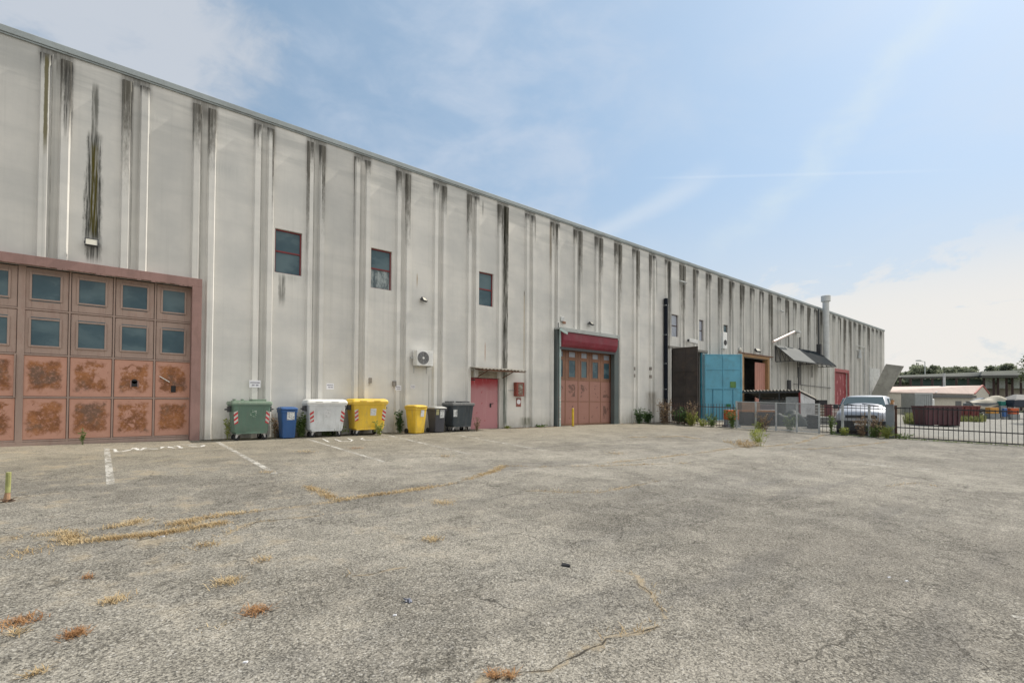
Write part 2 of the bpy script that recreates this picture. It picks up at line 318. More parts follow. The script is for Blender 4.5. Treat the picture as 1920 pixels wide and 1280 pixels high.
# ------------------------------------------------------------------ precast wall material
PITCHX, PAIR0 = 1.729, -1.09
RIBTOP = 10.48
def wall_material(name, rib):
    m, t, b = base(name)
    v = t.new('ShaderNodeNewGeometry').outputs['Position']
    X, Y, Z = t.sep(v)
    n_big = t.noise(v, 0.55, 6, 0.6); n_band = t.noise(t.scale(v, (0.25, 1, 2.2)), 1.0, 5, 0.6)
    n_fine = t.noise(v, 22.0, 4, 0.7); n_str = t.noise(t.scale(v, (9.0, 9.0, 0.12)), 1.0, 5, 0.65)
    n_ragged = t.noise(t.scale(v, (6, 6, 1.6)), 1.5, 7, 0.75)
    c = t.mix(t.mr(n_big, 0.3, 0.7), (0.58, 0.575, 0.55), (0.72, 0.70, 0.655))
    c = t.mix(t.m('MULTIPLY', t.mr(n_band, 0.45, 0.75), 0.35), c, (0.50, 0.50, 0.48))
    c = t.mix(t.m('MULTIPLY', t.mr(n_fine, 0.55, 0.8), 0.25), c, (0.45, 0.44, 0.42))
    c = t.mix(t.m('MULTIPLY', t.mr(n_str, 0.5, 0.8), 0.30), c, (0.43, 0.43, 0.40))
    # each panel was cast a little differently
    pid = t.m('FLOOR', t.m('DIVIDE', t.m('SUBTRACT', X, PAIR0), PITCHX))
    wn = t.new('ShaderNodeTexWhiteNoise', noise_dimensions='1D'); t.put(wn.inputs['W'], pid)
    c = t.mix(1.0, c, t.comb(*[t.m('MULTIPLY_ADD', wn.outputs['Value'], 0.14, 0.88)] * 3), 'MULTIPLY')
    # weathered wash under the flashing
    top = t.m('MULTIPLY', t.mr(Z, 8.4, 10.6), t.mr(n_band, 0.40, 0.62))
    c = t.mix(t.m('MULTIPLY', top, 0.45), c, (0.33, 0.34, 0.33))
    # splash band and dirt at the foot
    foot = t.m('MULTIPLY', t.mr(Z, 0.75, 0.0), t.mr(n_ragged, 0.3, 0.6))
    c = t.mix(t.m('MULTIPLY', foot, 0.5), c, (0.33, 0.30, 0.24))
    # far half of the facade is greyer and dirtier
    far = t.mr(X, 24, 44)
    c = t.mix(t.m('MULTIPLY', far, 0.42), c, (0.40, 0.40, 0.37))
    c = t.mix(t.m('MULTIPLY', t.m('MULTIPLY', far, t.mr(n_str, 0.42, 0.7)), 0.45), c, (0.22, 0.22, 0.20))
    # soot run down from the top of the ribs
    r_id = t.m('FLOOR', t.m('DIVIDE', t.m('SUBTRACT', X, PAIR0 - PITCHX * 0.5), PITCHX / 2)) if False else t.m('FLOOR', t.m('MULTIPLY', t.m('SUBTRACT', X, PAIR0), 2.4))
    wr = t.new('ShaderNodeTexWhiteNoise', noise_dimensions='1D'); t.put(wr.inputs['W'], r_id)
    ln = t.m('MULTIPLY_ADD', t.m('POWER', wr.outputs['Value'], 2.2), 4.6 if rib else 1.6, 0.35 if rib else 0.12)
    ln = t.m('MULTIPLY', ln, t.m('MULTIPLY_ADD', far, 0.7, 1.0))
    dep = t.m('DIVIDE', t.m('SUBTRACT', RIBTOP + 0.05, Z), ln)
    soot = t.mr(t.m('ADD', dep, t.m('MULTIPLY', t.m('SUBTRACT', n_ragged, 0.5), 1.5)), 1.15, 0.1)
    if not rib:                                   # on the flat field only right beside the ribs
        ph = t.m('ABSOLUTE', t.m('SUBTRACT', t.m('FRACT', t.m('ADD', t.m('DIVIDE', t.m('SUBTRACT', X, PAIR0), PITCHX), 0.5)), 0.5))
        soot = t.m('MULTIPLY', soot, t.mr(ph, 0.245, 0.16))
        groove_shade = t.m('MULTIPLY', t.mr(ph, 0.062, 0.045), t.m('MULTIPLY_ADD', t.mr(n_str, 0.3, 0.7), 0.30, 0.15))   # painted shade of the gap between two ribs, streaked with grime
        c = t.mix(groove_shade, c, (0.27, 0.265, 0.24))
    c = t.mix(t.m('MULTIPLY', soot, t.m('MULTIPLY', 0.94 if rib else 0.6, t.m('MULTIPLY_ADD', t.mr(t.noise(t.scale(v, (30, 30, .6)), 1.0, 4, .6), .3, .55), .4, .6))), c, t.mix(wr.outputs['Value'], (0.040, 0.040, 0.036), (0.075, 0.068, 0.052)))
    if rib: c = t.mix(t.m('MULTIPLY', t.mr(n_str, 0.56, 0.72), 0.35), c, (0.25, 0.25, 0.23))
    # individual stains: x, half width, top, bottom, colour, strength, fade
    ST = [(-0.27, 0.09, 10.2, 7.9, (0.10, 0.10, 0.085), 0.85, 0.5), (-0.27, 0.19, 8.8, 5.4, (0.045, 0.046, 0.040), 0.95, 0.6), (-0.27, 0.24, 7.6, 5.2, (0.040, 0.042, 0.034), 0.85, 0.8), (-0.26, 0.10, 8.5, 5.6, (0.085, 0.072, 0.012), 0.95, 0.6),
          (-1.27, 0.05, 10.5, 7.6, (0.10, 0.085, 0.02), 0.85, 0.8), (-0.83, 0.11, 10.5, 8.0, (0.03, 0.03, 0.028), 0.9, 1.2),
          (-0.25, 0.2, 5.7, 5.0, (0.04, 0.04, 0.036), 0.9, 0.3),
          (4.72, 0.13, 5.66, 4.35, (0.14, 0.14, 0.125), 0.85, 0.6), (5.05, 0.2, 5.66, 5.25, (0.34, 0.34, 0.31), 0.5, 0.4),
          (14.62, 0.13, 10.6, 2.55, (0.030, 0.030, 0.018), 0.97, 0.3), (14.62, 0.10, 2.7, 0.0, (0.085, 0.115, 0.095), 0.8, 0.3), (14.40, 0.10, 10.6, 8.4, (0.05, 0.05, 0.045), 0.7, 1.2),
          (9.95, 0.022, 6.55, 5.85, (0.30, 0.17, 0.05), 0.85, 0.4), (13.48, 0.02, 4.0, 2.9, (0.34, 0.13, 0.05), 0.9, 0.5), (15.85, 0.025, 6.65, 2.2, (0.42, 0.30, 0.12), 0.6, 2.0),
          (15.85, 0.03, 6.7, 6.3, (0.12, 0.11, 0.09), 0.8, 0.3), (13.3, 0.03, 10.5, 9.6, (0.06, 0.06, 0.055), 0.8, 0.5), (17.6, 0.04, 10.4, 7.5, (0.20, 0.15, 0.09), 0.6, 1.5),
          (25.2, 0.12, 10.4, 6.8, (0.05, 0.05, 0.045), 0.75, 1.8), (27.0, 0.16, 10.4, 7.5, (0.05, 0.05, 0.045), 0.7, 1.6), (28.45, 0.2, 10.5, 4.6, (0.06, 0.06, 0.055), 0.75, 1.5),
          (10.55, 0.015, 2.35, 0.6, (0.16, 0.15, 0.13), 0.8, 0.3), (0.9, 0.5, 9.9, 9.3, (0.40, 0.41, 0.40), 0.5, 0.5), (2.9, 0.7, 9.0, 8.2, (0.42, 0.43, 0.42), 0.5, 0.6),
          (26.5, 0.9, 2.0, 0.0, (0.20, 0.17, 0.13), 0.75, 0.9), (16.0, 0.5, 0.5, 0.0, (0.10, 0.11, 0.06), 0.8, 0.2), (49.5, 0.25, 7.4, 6.0, (0.07, 0.07, 0.065), 0.8, 0.5)]
    n_drip = t.mr(t.noise(t.scale(v, (26, 26, 0.8)), 1.0, 5, 0.65), 0.36, 0.58)
    wob = t.m('MULTIPLY', t.m('SUBTRACT', n_ragged, 0.5), 1.0)
    for x0, hw, z1, z0, sc, stg, fade in ST:
        dxx = t.m('ABSOLUTE', t.m('SUBTRACT', X, x0))
        dxx = t.m('ADD', dxx, t.m('MULTIPLY', wob, hw * 1.1))
        k = t.m('MULTIPLY', t.mr(dxx, hw, hw * (0.55 if hw < 0.3 else 0.05)), t.mr(t.m('ADD', Z, t.m('MULTIPLY', wob, fade * 0.8)), z0, z0 + fade))
        k = t.m('MULTIPLY', k, t.m('MULTIPLY_ADD', n_drip, 0.75, 0.25) if hw > 0.05 else 1.0)
        k = t.m('MULTIPLY', k, t.mr(Z, z1 + 0.05, z1 - min(0.25, fade * 0.5)))
        c = t.mix(t.m('MULTIPLY', k, stg), c, sc)
    t.put(b.inputs['Base Color'], c); b.inputs['Roughness'].default_value = 0.88; b.inputs['Specular IOR Level'].default_value = 0.25
    t.put(b.inputs['Normal'], t.bump(t.m('ADD', t.m('MULTIPLY', n_fine, 0.5), n_band), 0.18, 0.02))
    return m
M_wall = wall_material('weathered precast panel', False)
M_rib = wall_material('weathered precast rib', True)

# ------------------------------------------------------------------ ground
def ground_material():
    m, t, b = base('worn asphalt')
    v = t.new('ShaderNodeTexCoord').outputs['Object']; X, Y, Z = t.sep(v)
    stone = t.vor(v, 92.0, 'F1', 'Color'); sv = t.sep(stone)[0]
    sd_ = t.vor(v, 105.0, 'F1', 'Distance')
    n1 = t.noise(v, 0.35, 7, 0.62); n2 = t.noise(v, 1.9, 7, 0.68); n3 = t.noise(v, 9.0, 5, 0.7); n4 = t.noise(v, 45.0, 3, 0.7)
    nl = t.noise(t.scale(v, (0.14, 0.9, 1)), 1.0, 6, 0.65)
    c = t.mix(t.mr(n1, 0.32, 0.68), (0.190, 0.176, 0.150), (0.288, 0.269, 0.230))
    c = t.mix(t.m('MULTIPLY', t.mr(n2, 0.42, 0.66), 0.45), c, (0.345, 0.32, 0.275))
    c = t.mix(t.m('MULTIPLY', t.mr(n3, 0.45, 0.7), 0.38), c, (0.128, 0.119, 0.103))
    c = t.mix(t.m('MULTIPLY', t.mr(nl, 0.50, 0.68), 0.28), c, (0.165, 0.160, 0.150))
    # stones show through the worn binder
    g = t.mix(sv, (0.38, 0.38, 0.38), (1.50, 1.49, 1.47))
    c = t.mix(0.85, c, t.mix(1.0, c, g, 'MULTIPLY'))
    c = t.mix(t.m('MULTIPLY', t.mr(sd_, 0.0, 0.010, 1, 0), 0.0), c, (0.05, 0.05, 0.05))
    pit = t.mr(t.m('ADD', n4, t.m('MULTIPLY', t.m('SUBTRACT', n2, 0.5), -0.25)), 0.54, 0.64)
    c = t.mix(t.m('MULTIPLY', pit, 0.62), c, (0.055, 0.051, 0.045))
    pale = t.mr(t.sep(t.vor(v, 85.0, 'F1', 'Color'))[1], 0.94, 0.98)
    c = t.mix(t.m('MULTIPLY', pale, 0.5), c, (0.52, 0.50, 0.46))
    # dust and leaf litter gather by the wall and on the left
    dust = t.m('MULTIPLY', t.mr(t.m('ADD', Y, t.m('MULTIPLY', n2, 3.0)), -7.0, -0.2), 0.5)
    c = t.mix(dust, c, (0.30, 0.265, 0.195))
    dl = t.m('MULTIPLY', t.mr(n2, 0.52, 0.68), t.m('MULTIPLY', t.mr(X, 7, 0), t.mr(Y, -16, -11)))
    c = t.mix(t.m('MULTIPLY', dl, 0.45), c, (0.34, 0.27, 0.17))
    # oily old tyre tracks
    oil = t.m('MULTIPLY', t.mr(t.noise(t.scale(v, (0.2, 1.4, 1)), 0.9, 5, 0.6), 0.56, 0.7), t.mr(X, -2, 4))
    c = t.mix(t.m('MULTIPLY', oil, 0.35), c, (0.095, 0.092, 0.09))
    # fine craze cracking
    wv = t.vm('ADD', v, t.vm('MULTIPLY', t.vm('SUBTRACT', t.noise(v, 2.6, 5, 0.65, 0, True), (0.5, 0.5, 0.5)), (0.55, 0.55, 0)))
    cr = t.vor(wv, 0.75, 'DISTANCE_TO_EDGE'); cr2 = t.vor(wv, 2.6, 'DISTANCE_TO_EDGE')
    mk = t.m('MULTIPLY', t.mr(cr, 0.010, 0.003), t.mr(t.noise(v, 0.6, 4, 0.6), 0.47, 0.60))
    mk2 = t.m('MULTIPLY', t.mr(cr2, 0.012, 0.003), t.mr(t.noise(v, 0.45, 5, 0.65), 0.55, 0.68))
    cr3 = t.vor(wv, 9.0, 'DISTANCE_TO_EDGE')
    mk3 = t.m('MULTIPLY', t.mr(cr3, 0.065, 0.012), t.mr(t.noise(v, 1.1, 6, 0.7), 0.46, 0.58))
    ck = t.m('MAXIMUM', t.m('MAXIMUM', mk, t.m('MULTIPLY', mk2, 0.8)), t.m('MULTIPLY', mk3, 0.9))
    worn = t.m('MULTIPLY', t.mr(t.m('ADD', t.m('MULTIPLY', Y, -1.0), t.m('MULTIPLY', X, 0.55)), 15.5, 22.5), t.mr(X, 14, 5))
    c = t.mix(t.m('MULTIPLY', worn, t.m('MULTIPLY', t.mr(n1, 0.35, 0.65), 0.75)), c, (0.098, 0.084, 0.070))
    patch = t.vor(t.vm('ADD', v, t.vm('MULTIPLY', t.vm('SUBTRACT', t.noise(v, 1.0, 3, 0.6, 0, True), (0.5, 0.5, 0.5)), (1.2, 1.2, 0))), 0.16, 'F1', 'Color', 0.8)
    c = t.mix(1.0, c, t.comb(*[t.m('MULTIPLY_ADD', t.sep(patch)[0], 0.24, 0.88)] * 3), 'MULTIPLY')
    c = t.mix(t.m('MULTIPLY', ck, 0.68), c, (0.050, 0.045, 0.037))
    # beyond the fence the yard is paler concrete
    yard = t.mr(t.m('ADD', X, t.m('MULTIPLY', n2, 1.5)), 31, 33.5)
    c = t.mix(t.m('MULTIPLY', yard, 0.7), c, t.mix(n2, (0.21, 0.205, 0.19), (0.30, 0.295, 0.27)))
    c = t.mix(t.mr(X, 110, 150), c, (0.10, 0.12, 0.05))
    t.put(b.inputs['Base Color'], c); b.inputs['Roughness'].default_value = 0.9; b.inputs['Specular IOR Level'].default_value = 0.2
    hgt = t.m('ADD', t.m('MULTIPLY', sv, 0.5), t.m('SUBTRACT', t.m('MULTIPLY', n3, 0.6), t.m('ADD', t.m('MULTIPLY', pit, 0.7), t.m('MULTIPLY', ck, 0.4))))
    t.put(b.inputs['Normal'], t.bump(hgt, 0.75, 0.012))
    return m
M_ground = ground_material()
mb = MB()
xs = [-900, -60, 160, 2500]; ys = [(-900, SL * -45), (-45, SL * -45), (0, 0), (1500, 0)]
vs = [(x, y, z) for y, z in ys for x in xs]
mb.add(vs, [(r * 4 + c_, r * 4 + c_ + 1, (r + 1) * 4 + c_ + 1, (r + 1) * 4 + c_) for r in range(3) for c_ in range(3)])
setp(mb.build('ground', M_ground), kind='structure')

# ------------------------------------------------------------------ warehouse
WX0, WX1, WTOP = -24.0, 78.45, 10.72
ware = thing('warehouse', 'long pale precast concrete warehouse with ribbed soot streaked panels', 'warehouse', (27, 0, 0))
gl = [-3.15, 2.12]
def gzw(px, py, y=0): return W(px, py, y).z
NARROW = []
for px, pa, pb in ((1495, 683, 708), (1521.5, 685, 707)):
    a = W(px, pa); bq = W(px, pb); NARROW.append((a.x - 0.28, a.x + 0.28, bq.z, a.z))
OPEN = [(gl[0], gl[1], -0.5, 4.79), (12.67, 14.34, -0.5, 2.33), (18.02, 22.98, -0.5, 4.3), (28.62, 32.75, -0.5, 4.8), (38.75, 43.1, -0.5, 4.9), (59.45, 63.7, -0.5, 4.8),
        (4.48, 5.37, 5.64, 7.16), (7.94, 8.82, 5.64, 7.2), (13.1, 13.94, 5.64, 7.18), (28.75, 29.6, 5.62, 7.09), (32.05, 32.85, 5.62, 7.1), (35.55, 36.42, 5.65, 7.12)] + NARROW
xb = sorted({WX0, WX1, *[o[0] for o in OPEN], *[o[1] for o in OPEN]})
mb = MB(); DEP = 0.32
for a, b_ in zip(xb, xb[1:]):
    holes = sorted([(o[2], o[3]) for o in OPEN if o[0] <= a + 1e-6 and o[1] >= b_ - 1e-6])
    z = -0.5
    for h0, h1 in holes + [(WTOP, WTOP)]:
        if h0 > z: mb.quad((a, 0, z), (b_, 0, z), (b_, 0, h0), (a, 0, h0))
        z = max(z, h1)
for x0, x1, z0, z1 in OPEN:                                          # reveals
    mb.quad((x0, 0, z0), (x0, 0, z1), (x0, DEP, z1), (x0, DEP, z0)); mb.quad((x1, 0, z1), (x1, 0, z0), (x1, DEP, z0), (x1, DEP, z1))
    mb.quad((x0, 0, z1), (x1, 0, z1), (x1, DEP, z1), (x0, DEP, z1)); mb.quad((x1, 0, z0), (x0, 0, z0), (x0, DEP, z0), (x1, DEP, z0))
# ribs, each cut where an opening interrupts it
i = 0
ribs = []
k = math.ceil((WX0 + 0.5 - PAIR0) / PITCHX)
while PAIR0 + k * PITCHX + 0.3 < WX1:
    for s in (-1, 1): ribs.append(PAIR0 + k * PITCHX + s * 0.2075)
    k += 1
for cx in ribs:
    z0 = -0.3
    for o in OPEN:
        if o[2] < 0 and o[0] - 0.1 < cx < o[1] + 0.1: z0 = o[3] + 0.01
    hb, hf, dp = 0.122, 0.078, 0.115
    j = random.uniform(-0.006, 0.006)
    lo = [(cx - hb, 0.012, z0), (cx - hf, -dp + j, z0), (cx + hf, -dp + j, z0), (cx + hb, 0.012, z0)]
    mid = [(cx - hb, 0.012, RIBTOP + 0.05), (cx - hf, -dp + j, RIBTOP), (cx + hf, -dp + j, RIBTOP), (cx + hb, 0.012, RIBTOP + 0.05)]
    mb.add(lo + mid, [(0, 1, 5, 4), (1, 2, 6, 5), (2, 3, 7, 6), (4, 5, 6, 7), (3, 2, 1, 0)], 1)
# fine seam between the two ribs of each pair is a dark joint strip
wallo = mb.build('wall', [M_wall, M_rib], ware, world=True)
jb = MB()
k = math.ceil((WX0 + 0.5 - PAIR0) / PITCHX)
while PAIR0 + k * PITCHX + 0.3 < WX1:
    cx = PAIR0 + k * PITCHX; z0 = 0.0
    for o in OPEN:
        if o[2] < 0 and o[0] - 0.1 < cx < o[1] + 0.1: z0 = o[3] + 0.3
    jb.box(cx - 0.075, cx - 0.058, -0.004, 0.01, z0, RIBTOP + 0.1); k += 1
jb.build('panel_joint', pm('joint sealant', (0.42, 0.41, 0.38), 0.9, 0.3, 2.0), ware, world=True)
mb = MB(); mb.box(WX0, WX1 + 0.06, -0.07, 0.35, WTOP, WTOP + 0.17); mb.box(WX0, WX1 + 0.05, -0.045, 0.0, WTOP - 0.05, WTOP - 0.002)
mb.build('roof_flashing', M_flash, ware, world=True, bevel=0.012)
mb = MB(); mb.box(WX0, WX1 - 0.02, 0.4, 40, WTOP - 0.25, WTOP - 0.05)
mb.build('roof', pm('roof felt', (0.18, 0.18, 0.18), 0.9), ware, world=True)
mb = MB(); mb.box(WX1 - 0.3, WX1, 0.02, 40, -0.5, WTOP - 0.01); mb.box(WX0, WX0 + 0.3, 0.02, 40, -0.5, WTOP - 0.01); mb.box(WX0, WX1, 39.7, 40.002, -0.5, WTOP - 0.26)
mb.build('end_wall', M_wall, ware, world=True)

def window(x0, x1, z0, z1, mf, glass, name='window', mid=True, y=0.13):
    f = MB(); t_ = 0.045
    f.box(x0 + .002, x0 + t_, y - .03, y + .04, z0 + .002, z1 - .002); f.box(x1 - t_, x1 - .002, y - .03, y + .04, z0 + .002, z1 - .002)
    f.box(x0 + t_, x1 - t_, y - .029, y + .039, z1 - t_, z1 - .002); f.box(x0 + t_, x1 - t_, y - .029, y + .039, z0 + .002, z0 + t_ * .7)
    zm = z0 + (z1 - z0) * 0.5
    if mid: f.box(x0 + t_, x1 - t_, y - .034, y + .036, zm - .025, zm + .025)
    o = f.build(name, mf, ware, world=True)
    g = MB()
    if mid:
        g.box(x0 + t_, x1 - t_, y - .004, y + .008, zm + .025, z1 - t_); g.build('pane', glass[0], o, world=True)
        g = MB(); g.box(x0 + t_, x1 - t_, y - .004, y + .008, z0 + t_ * .7, zm - .025); g.build('pane', glass[1], o, world=True)
    else:
        g.box(x0 + t_, x1 - t_, y - .004, y + .008, z0 + t_ * .7, z1 - t_); g.build('pane', glass[0], o, world=True)
    return o
M_palepane = pm('pale pane', (0.33, 0.36, 0.42), 0.3, 0.12, 1.5)  # pale blue grey pane colour
for n_, o in enumerate(OPEN[6:12]):
    if n_ < 3: window(*o, M_red, (M_glass, M_glassdirty if n_ == 1 else M_glass))
    else: window(*o, M_brownframe, (M_palepane if n_ < 5 else M_glass, M_palepane))
for o in NARROW: window(*o, M_brownframe, (M_glass,), mid=False)

# ---- rusty gate on the left
m, t, b = base('pink paint rusting in patches')
uv = t.new('ShaderNodeTexCoord'); U_, V_, _q = t.sep(uv.outputs['UV']); ov = uv.outputs['Object']
na = t.noise(ov, 5.5, 8, 0.68, 0.3); nb = t.noise(ov, 1.3, 5, 0.6); nc = t.noise(ov, 3.2, 6, 0.65); nd = t.noise(ov, 26, 4, 0.7)
ex = t.m('MINIMUM', t.m('MINIMUM', U_, t.m('SUBTRACT', 1.0, U_)), t.m('MINIMUM', t.m('MULTIPLY', V_, 0.8), t.m('SUBTRACT', 1.0, V_)))
rm = t.mr(t.m('ADD', ex, t.m('MULTIPLY', t.m('SUBTRACT', na, 0.5), 0.44)), 0.06, 0.20)
na2 = t.noise(ov, 17.0, 6, .7)
rm = t.m('MULTIPLY', rm, t.m('MULTIPLY_ADD', t.mr(na2, .36, .5), .55, .45))
rm = t.m('MULTIPLY', rm, t.mr(t.m('ADD', nb, t.m('MULTIPLY', t.m('SUBTRACT', na, 0.5), 0.7)), 0.32, 0.42))
pk = t.mix(nc, (0.45, 0.225, 0.165), (0.54, 0.315, 0.235))
rs = t.mix(t.mr(nc, 0.35, 0.65), (0.185, 0.080, 0.038), (0.35, 0.150, 0.060))
rs = t.mix(t.m('MULTIPLY', t.mr(nb, 0.52, 0.62), 0.7), rs, (0.125, 0.098, 0.080))
rs = t.mix(t.m('MULTIPLY', t.mr(nd, 0.5, 0.75), 0.5), rs, (0.09, 0.04, 0.022))
t.put(b.inputs['Base Color'], t.mix(t.m('MULTIPLY', rm, 0.93), pk, rs)); t.put(b.inputs['Roughness'], t.mr(rm, 0, 1, 0.6, 0.92)); b.inputs['Specular IOR Level'].default_value = 0.3
t.put(b.inputs['Normal'], t.bump(t.m('SUBTRACT', nd, rm), 0.25, 0.006))
M_rustpanel = m

fr = MB()
fr.box(gl[0] - .3, 2.355, -.15, .0, 4.76, 5.01); fr.box(2.10, 2.355, -.15, .0, -.02, 4.758); fr.box(gl[0] - .3, gl[0], -.15, .0, -.02, 4.788)
fr.box(2.106, 2.119, -.1, .30, 0, 4.75)
for k in range(46):                                                  # ragged rusted lower lip of the lintel
    xa = gl[0] + k * (2.1 - gl[0]) / 46; fr.box(xa, xa + 0.105, -.148, -.135, 4.76 - random.uniform(0.0, 0.04), 4.77)
fr.build('gate_frame', M_pinkframe, ware, world=True, bevel=0.008)
GY = 0.2
cols = [W(p, 700, GY).x for p in (38.0, 128.3, 211.7, 289, 358)]
cw = cols[2] - cols[1]
cols = [cols[0] - 2 * cw - .06, cols[0] - cw - .06] + cols
zr = [0.13, W(128, 745, GY).z, W(128, 667.5, GY).z, W(128, 585.6, GY).z, 4.79]
gt = MB(); panels = MB()
gt.box(gl[0] + .01, 2.1, GY - .02, GY + .06, -.02, zr[0] - .03)
for j in range(len(cols) - 1):
    x0, x1 = cols[j] + .012, cols[j + 1] - .012
    thick = 0.06 if j in (1,) else 0.0
    for r_ in range(4):
        za, zb = zr[r_] + .012, zr[r_ + 1] - .012
        if r_ < 2:
            panels.quad((x0 + .02, GY + .012, za + .02), (x1 - .02 - thick, GY + .012, za + .02), (x1 - .02 - thick, GY + .012, zb - .02), (x0 + .02, GY + .012, zb - .02), 0, True)
        else:
            xa, xe = x0 + .02, x1 - .02 - thick
            wx0, wx1 = xa + (xe - xa) * .17, xe - (xe - xa) * .19
            wz0, wz1 = za + (zb - za) * (.20 if r_ == 2 else .25), zb - (zb - za) * (.22 if r_ == 2 else .17)
            for q in ((xa, wx0, za + .02, zb - .02), (wx1, xe, za + .02, zb - .02), (wx0, wx1, za + .02, wz0), (wx0, wx1, wz1, zb - .02)):
                gt.box(q[0], q[1], GY + .01, GY + .03, q[2], q[3])
            s_ = .045                                                  # raised glazing bead
            gt.box(wx0 - s_, wx0 + .002, GY - .022, GY + .011, wz0 - s_, wz1 + s_); gt.box(wx1 - .002, wx1 + s_, GY - .022, GY + .011, wz0 - s_, wz1 + s_)
            gt.box(wx0 + .002, wx1 - .002, GY - .021, GY + .011, wz0 - s_, wz0); gt.box(wx0 + .002, wx1 - .002, GY - .021, GY + .011, wz1, wz1 + s_)
    gt.box(cols[j + 1] - .02 - thick, cols[j + 1] + .02 + thick * .7, GY - .02, GY + .03, zr[0] - .03, 4.78)
gt.box(cols[0] - .02, cols[0] + .02, GY - .02, GY + .03, zr[0] - .03, 4.78)
for z in zr[:4]: gt.box(cols[0], cols[-1], GY - .012, GY + .028, z - .022, z + .022)
gt.cyl((cols[2] - .1, GY - .05, zr[1] - .02), (cols[2] - .1, GY - .05, zr[2]), .018, m=0)
gate = gt.build('gate', M_leaf, ware, world=True, bevel=0.006)
panels.build('rust_panel', M_rustpanel, gate, world=True)
for j in range(len(cols) - 1):
    x0, x1 = cols[j] + .032, cols[j + 1] - .032 - (0.06 if j == 1 else 0)
    for r_ in (2, 3):
        za, zb = zr[r_] + .012, zr[r_ + 1] - .012
        g = MB(); g.box(x0 + (x1 - x0) * .165, x1 - (x1 - x0) * .185, GY + .004, GY + .014, za + (zb - za) * .19, zb - (zb - za) * .16); g.build('pane', M_glass, gate, world=True)
# letter slot hatch and lock plate on the rusty lower panels
h = MB(); hx = W(252, 718, GY); h.box(hx.x - .07, hx.x + .07, GY - .004, GY + .013, hx.z - .1, hx.z + .06); h.cyl((hx.x, GY - .004, hx.z + .05), (hx.x, GY + .012, hx.z + .05), .07, n=14)
h.build('hatch', M_black, gate, world=True)
hx = W(252, 718, GY)
for xa in (-.1, .07): h = MB(); h.box(hx.x + xa, hx.x + xa + .03, GY - .008, GY + .013, hx.z - .13, hx.z + .07); h.build('hatch_trim', M_pinkframe, gate, world=True)
h = MB(); hx = W(325, 729, GY); h.box(hx.x - .06, hx.x + .06, GY - .012, GY + .013, hx.z - .1, hx.z + .1); h.box(hx.x - .04, hx.x + .03, GY - .03, GY - .012, hx.z - .02, hx.z + .08)
h.build('lock_plate', M_black, gate, world=True, bevel=.005)
h = MB(); a = W(299, 705, GY - .03); bq = W(318, 716, GY - .03); h.bar(a, bq, .02); h.build('bolt', M_white, gate, world=True)
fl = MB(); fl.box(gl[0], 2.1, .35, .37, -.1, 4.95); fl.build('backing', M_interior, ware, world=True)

# ---- small red door with its canopy
m, t, b = base('sun bleached red paint'); ov = t.new('ShaderNodeTexCoord').outputs['Object']; X, Y, Z = t.sep(ov)
n1 = t.noise(ov, 1.6, 6, 0.65); n2 = t.noise(t.scale(ov, (6, 6, .5)), 1.2, 6, 0.7); n3 = t.noise(ov, 3.0, 4, 0.6)
f_ = t.m('ADD', t.mr(Z, 2.3, 1.5), t.m('MULTIPLY', t.m('SUBTRACT', n1, 0.5), 0.9))
c = t.mix(t.mr(f_, 0.0, 0.8), (0.36, 0.03, 0.04), (0.44, 0.20, 0.215))
c = t.mix(t.m('MULTIPLY', t.mr(n2, 0.55, 0.72), 0.5), c, (0.52, 0.30, 0.30)); c = t.mix(t.m('MULTIPLY', t.mr(n3, 0.62, 0.66), 0.7), c, (0.36, 0.05, 0.06))
t.put(b.inputs['Base Color'], c); b.inputs['Roughness'].default_value = 0.6
M_bleachred = m
q = MB(); q.box(12.70, 14.31, .10, .15, -.02, 2.30); q.box(13.3, 13.72, .096, .1, 1.42, 1.9)
door = q.build('red_door', M_bleachred, ware, world=True, bevel=.006)
q = MB(); q.box(13.84, 13.90, .055, .1, .98, 1.16); q.bar((13.87, .05, 1.14), (14.02, .05, 1.16), .025); q.build('handle', M_black, door, world=True, bevel=.005)
q = MB(); q.box(12.8, 12.98, .07, .1, 2.2, 2.25); q.build('door_closer', M_black, door, world=True)
q = MB()                                                            # corrugated canopy sheet
nx = 60
for k in range(nx):
    xa, xc = 12.55 + k * 2.62 / nx, 12.55 + (k + 1) * 2.62 / nx
    za, zc = .022 * math.sin(k * 1.35), .022 * math.sin((k + 1) * 1.35)
    q.hexa([(xa, -.0, 2.78 + za), (xc, -.0, 2.78 + zc), (xc, -1.0, 2.66 + zc), (xa, -1.0, 2.66 + za)], [(xa, -.0, 2.795 + za), (xc, -.0, 2.795 + zc), (xc, -1.0, 2.675 + zc), (xa, -1.0, 2.675 + za)])
can = q.build('door_canopy', M_corr, ware, world=True)
q = MB(); q.box(12.6, 15.1, -.98, -.94, 2.585, 2.63); q.box(12.6, 15.1, -.5, -.46, 2.65, 2.69)
for xx in (13.0, 14.45): q.bar((xx, -.09, 2.35), (xx, -.85, 2.6), .03); q.bar((xx, -.09, 2.68), (xx, -.95, 2.6), .03)
q.build('bracket', M_rust, can, world=True)
q = MB(); q.box(12.67, 14.36, -.02, .0, 2.335, 2.62); q.build('lintel_board', pm('dirty board', (.34, .30, .24), .8, .2), ware, world=True)

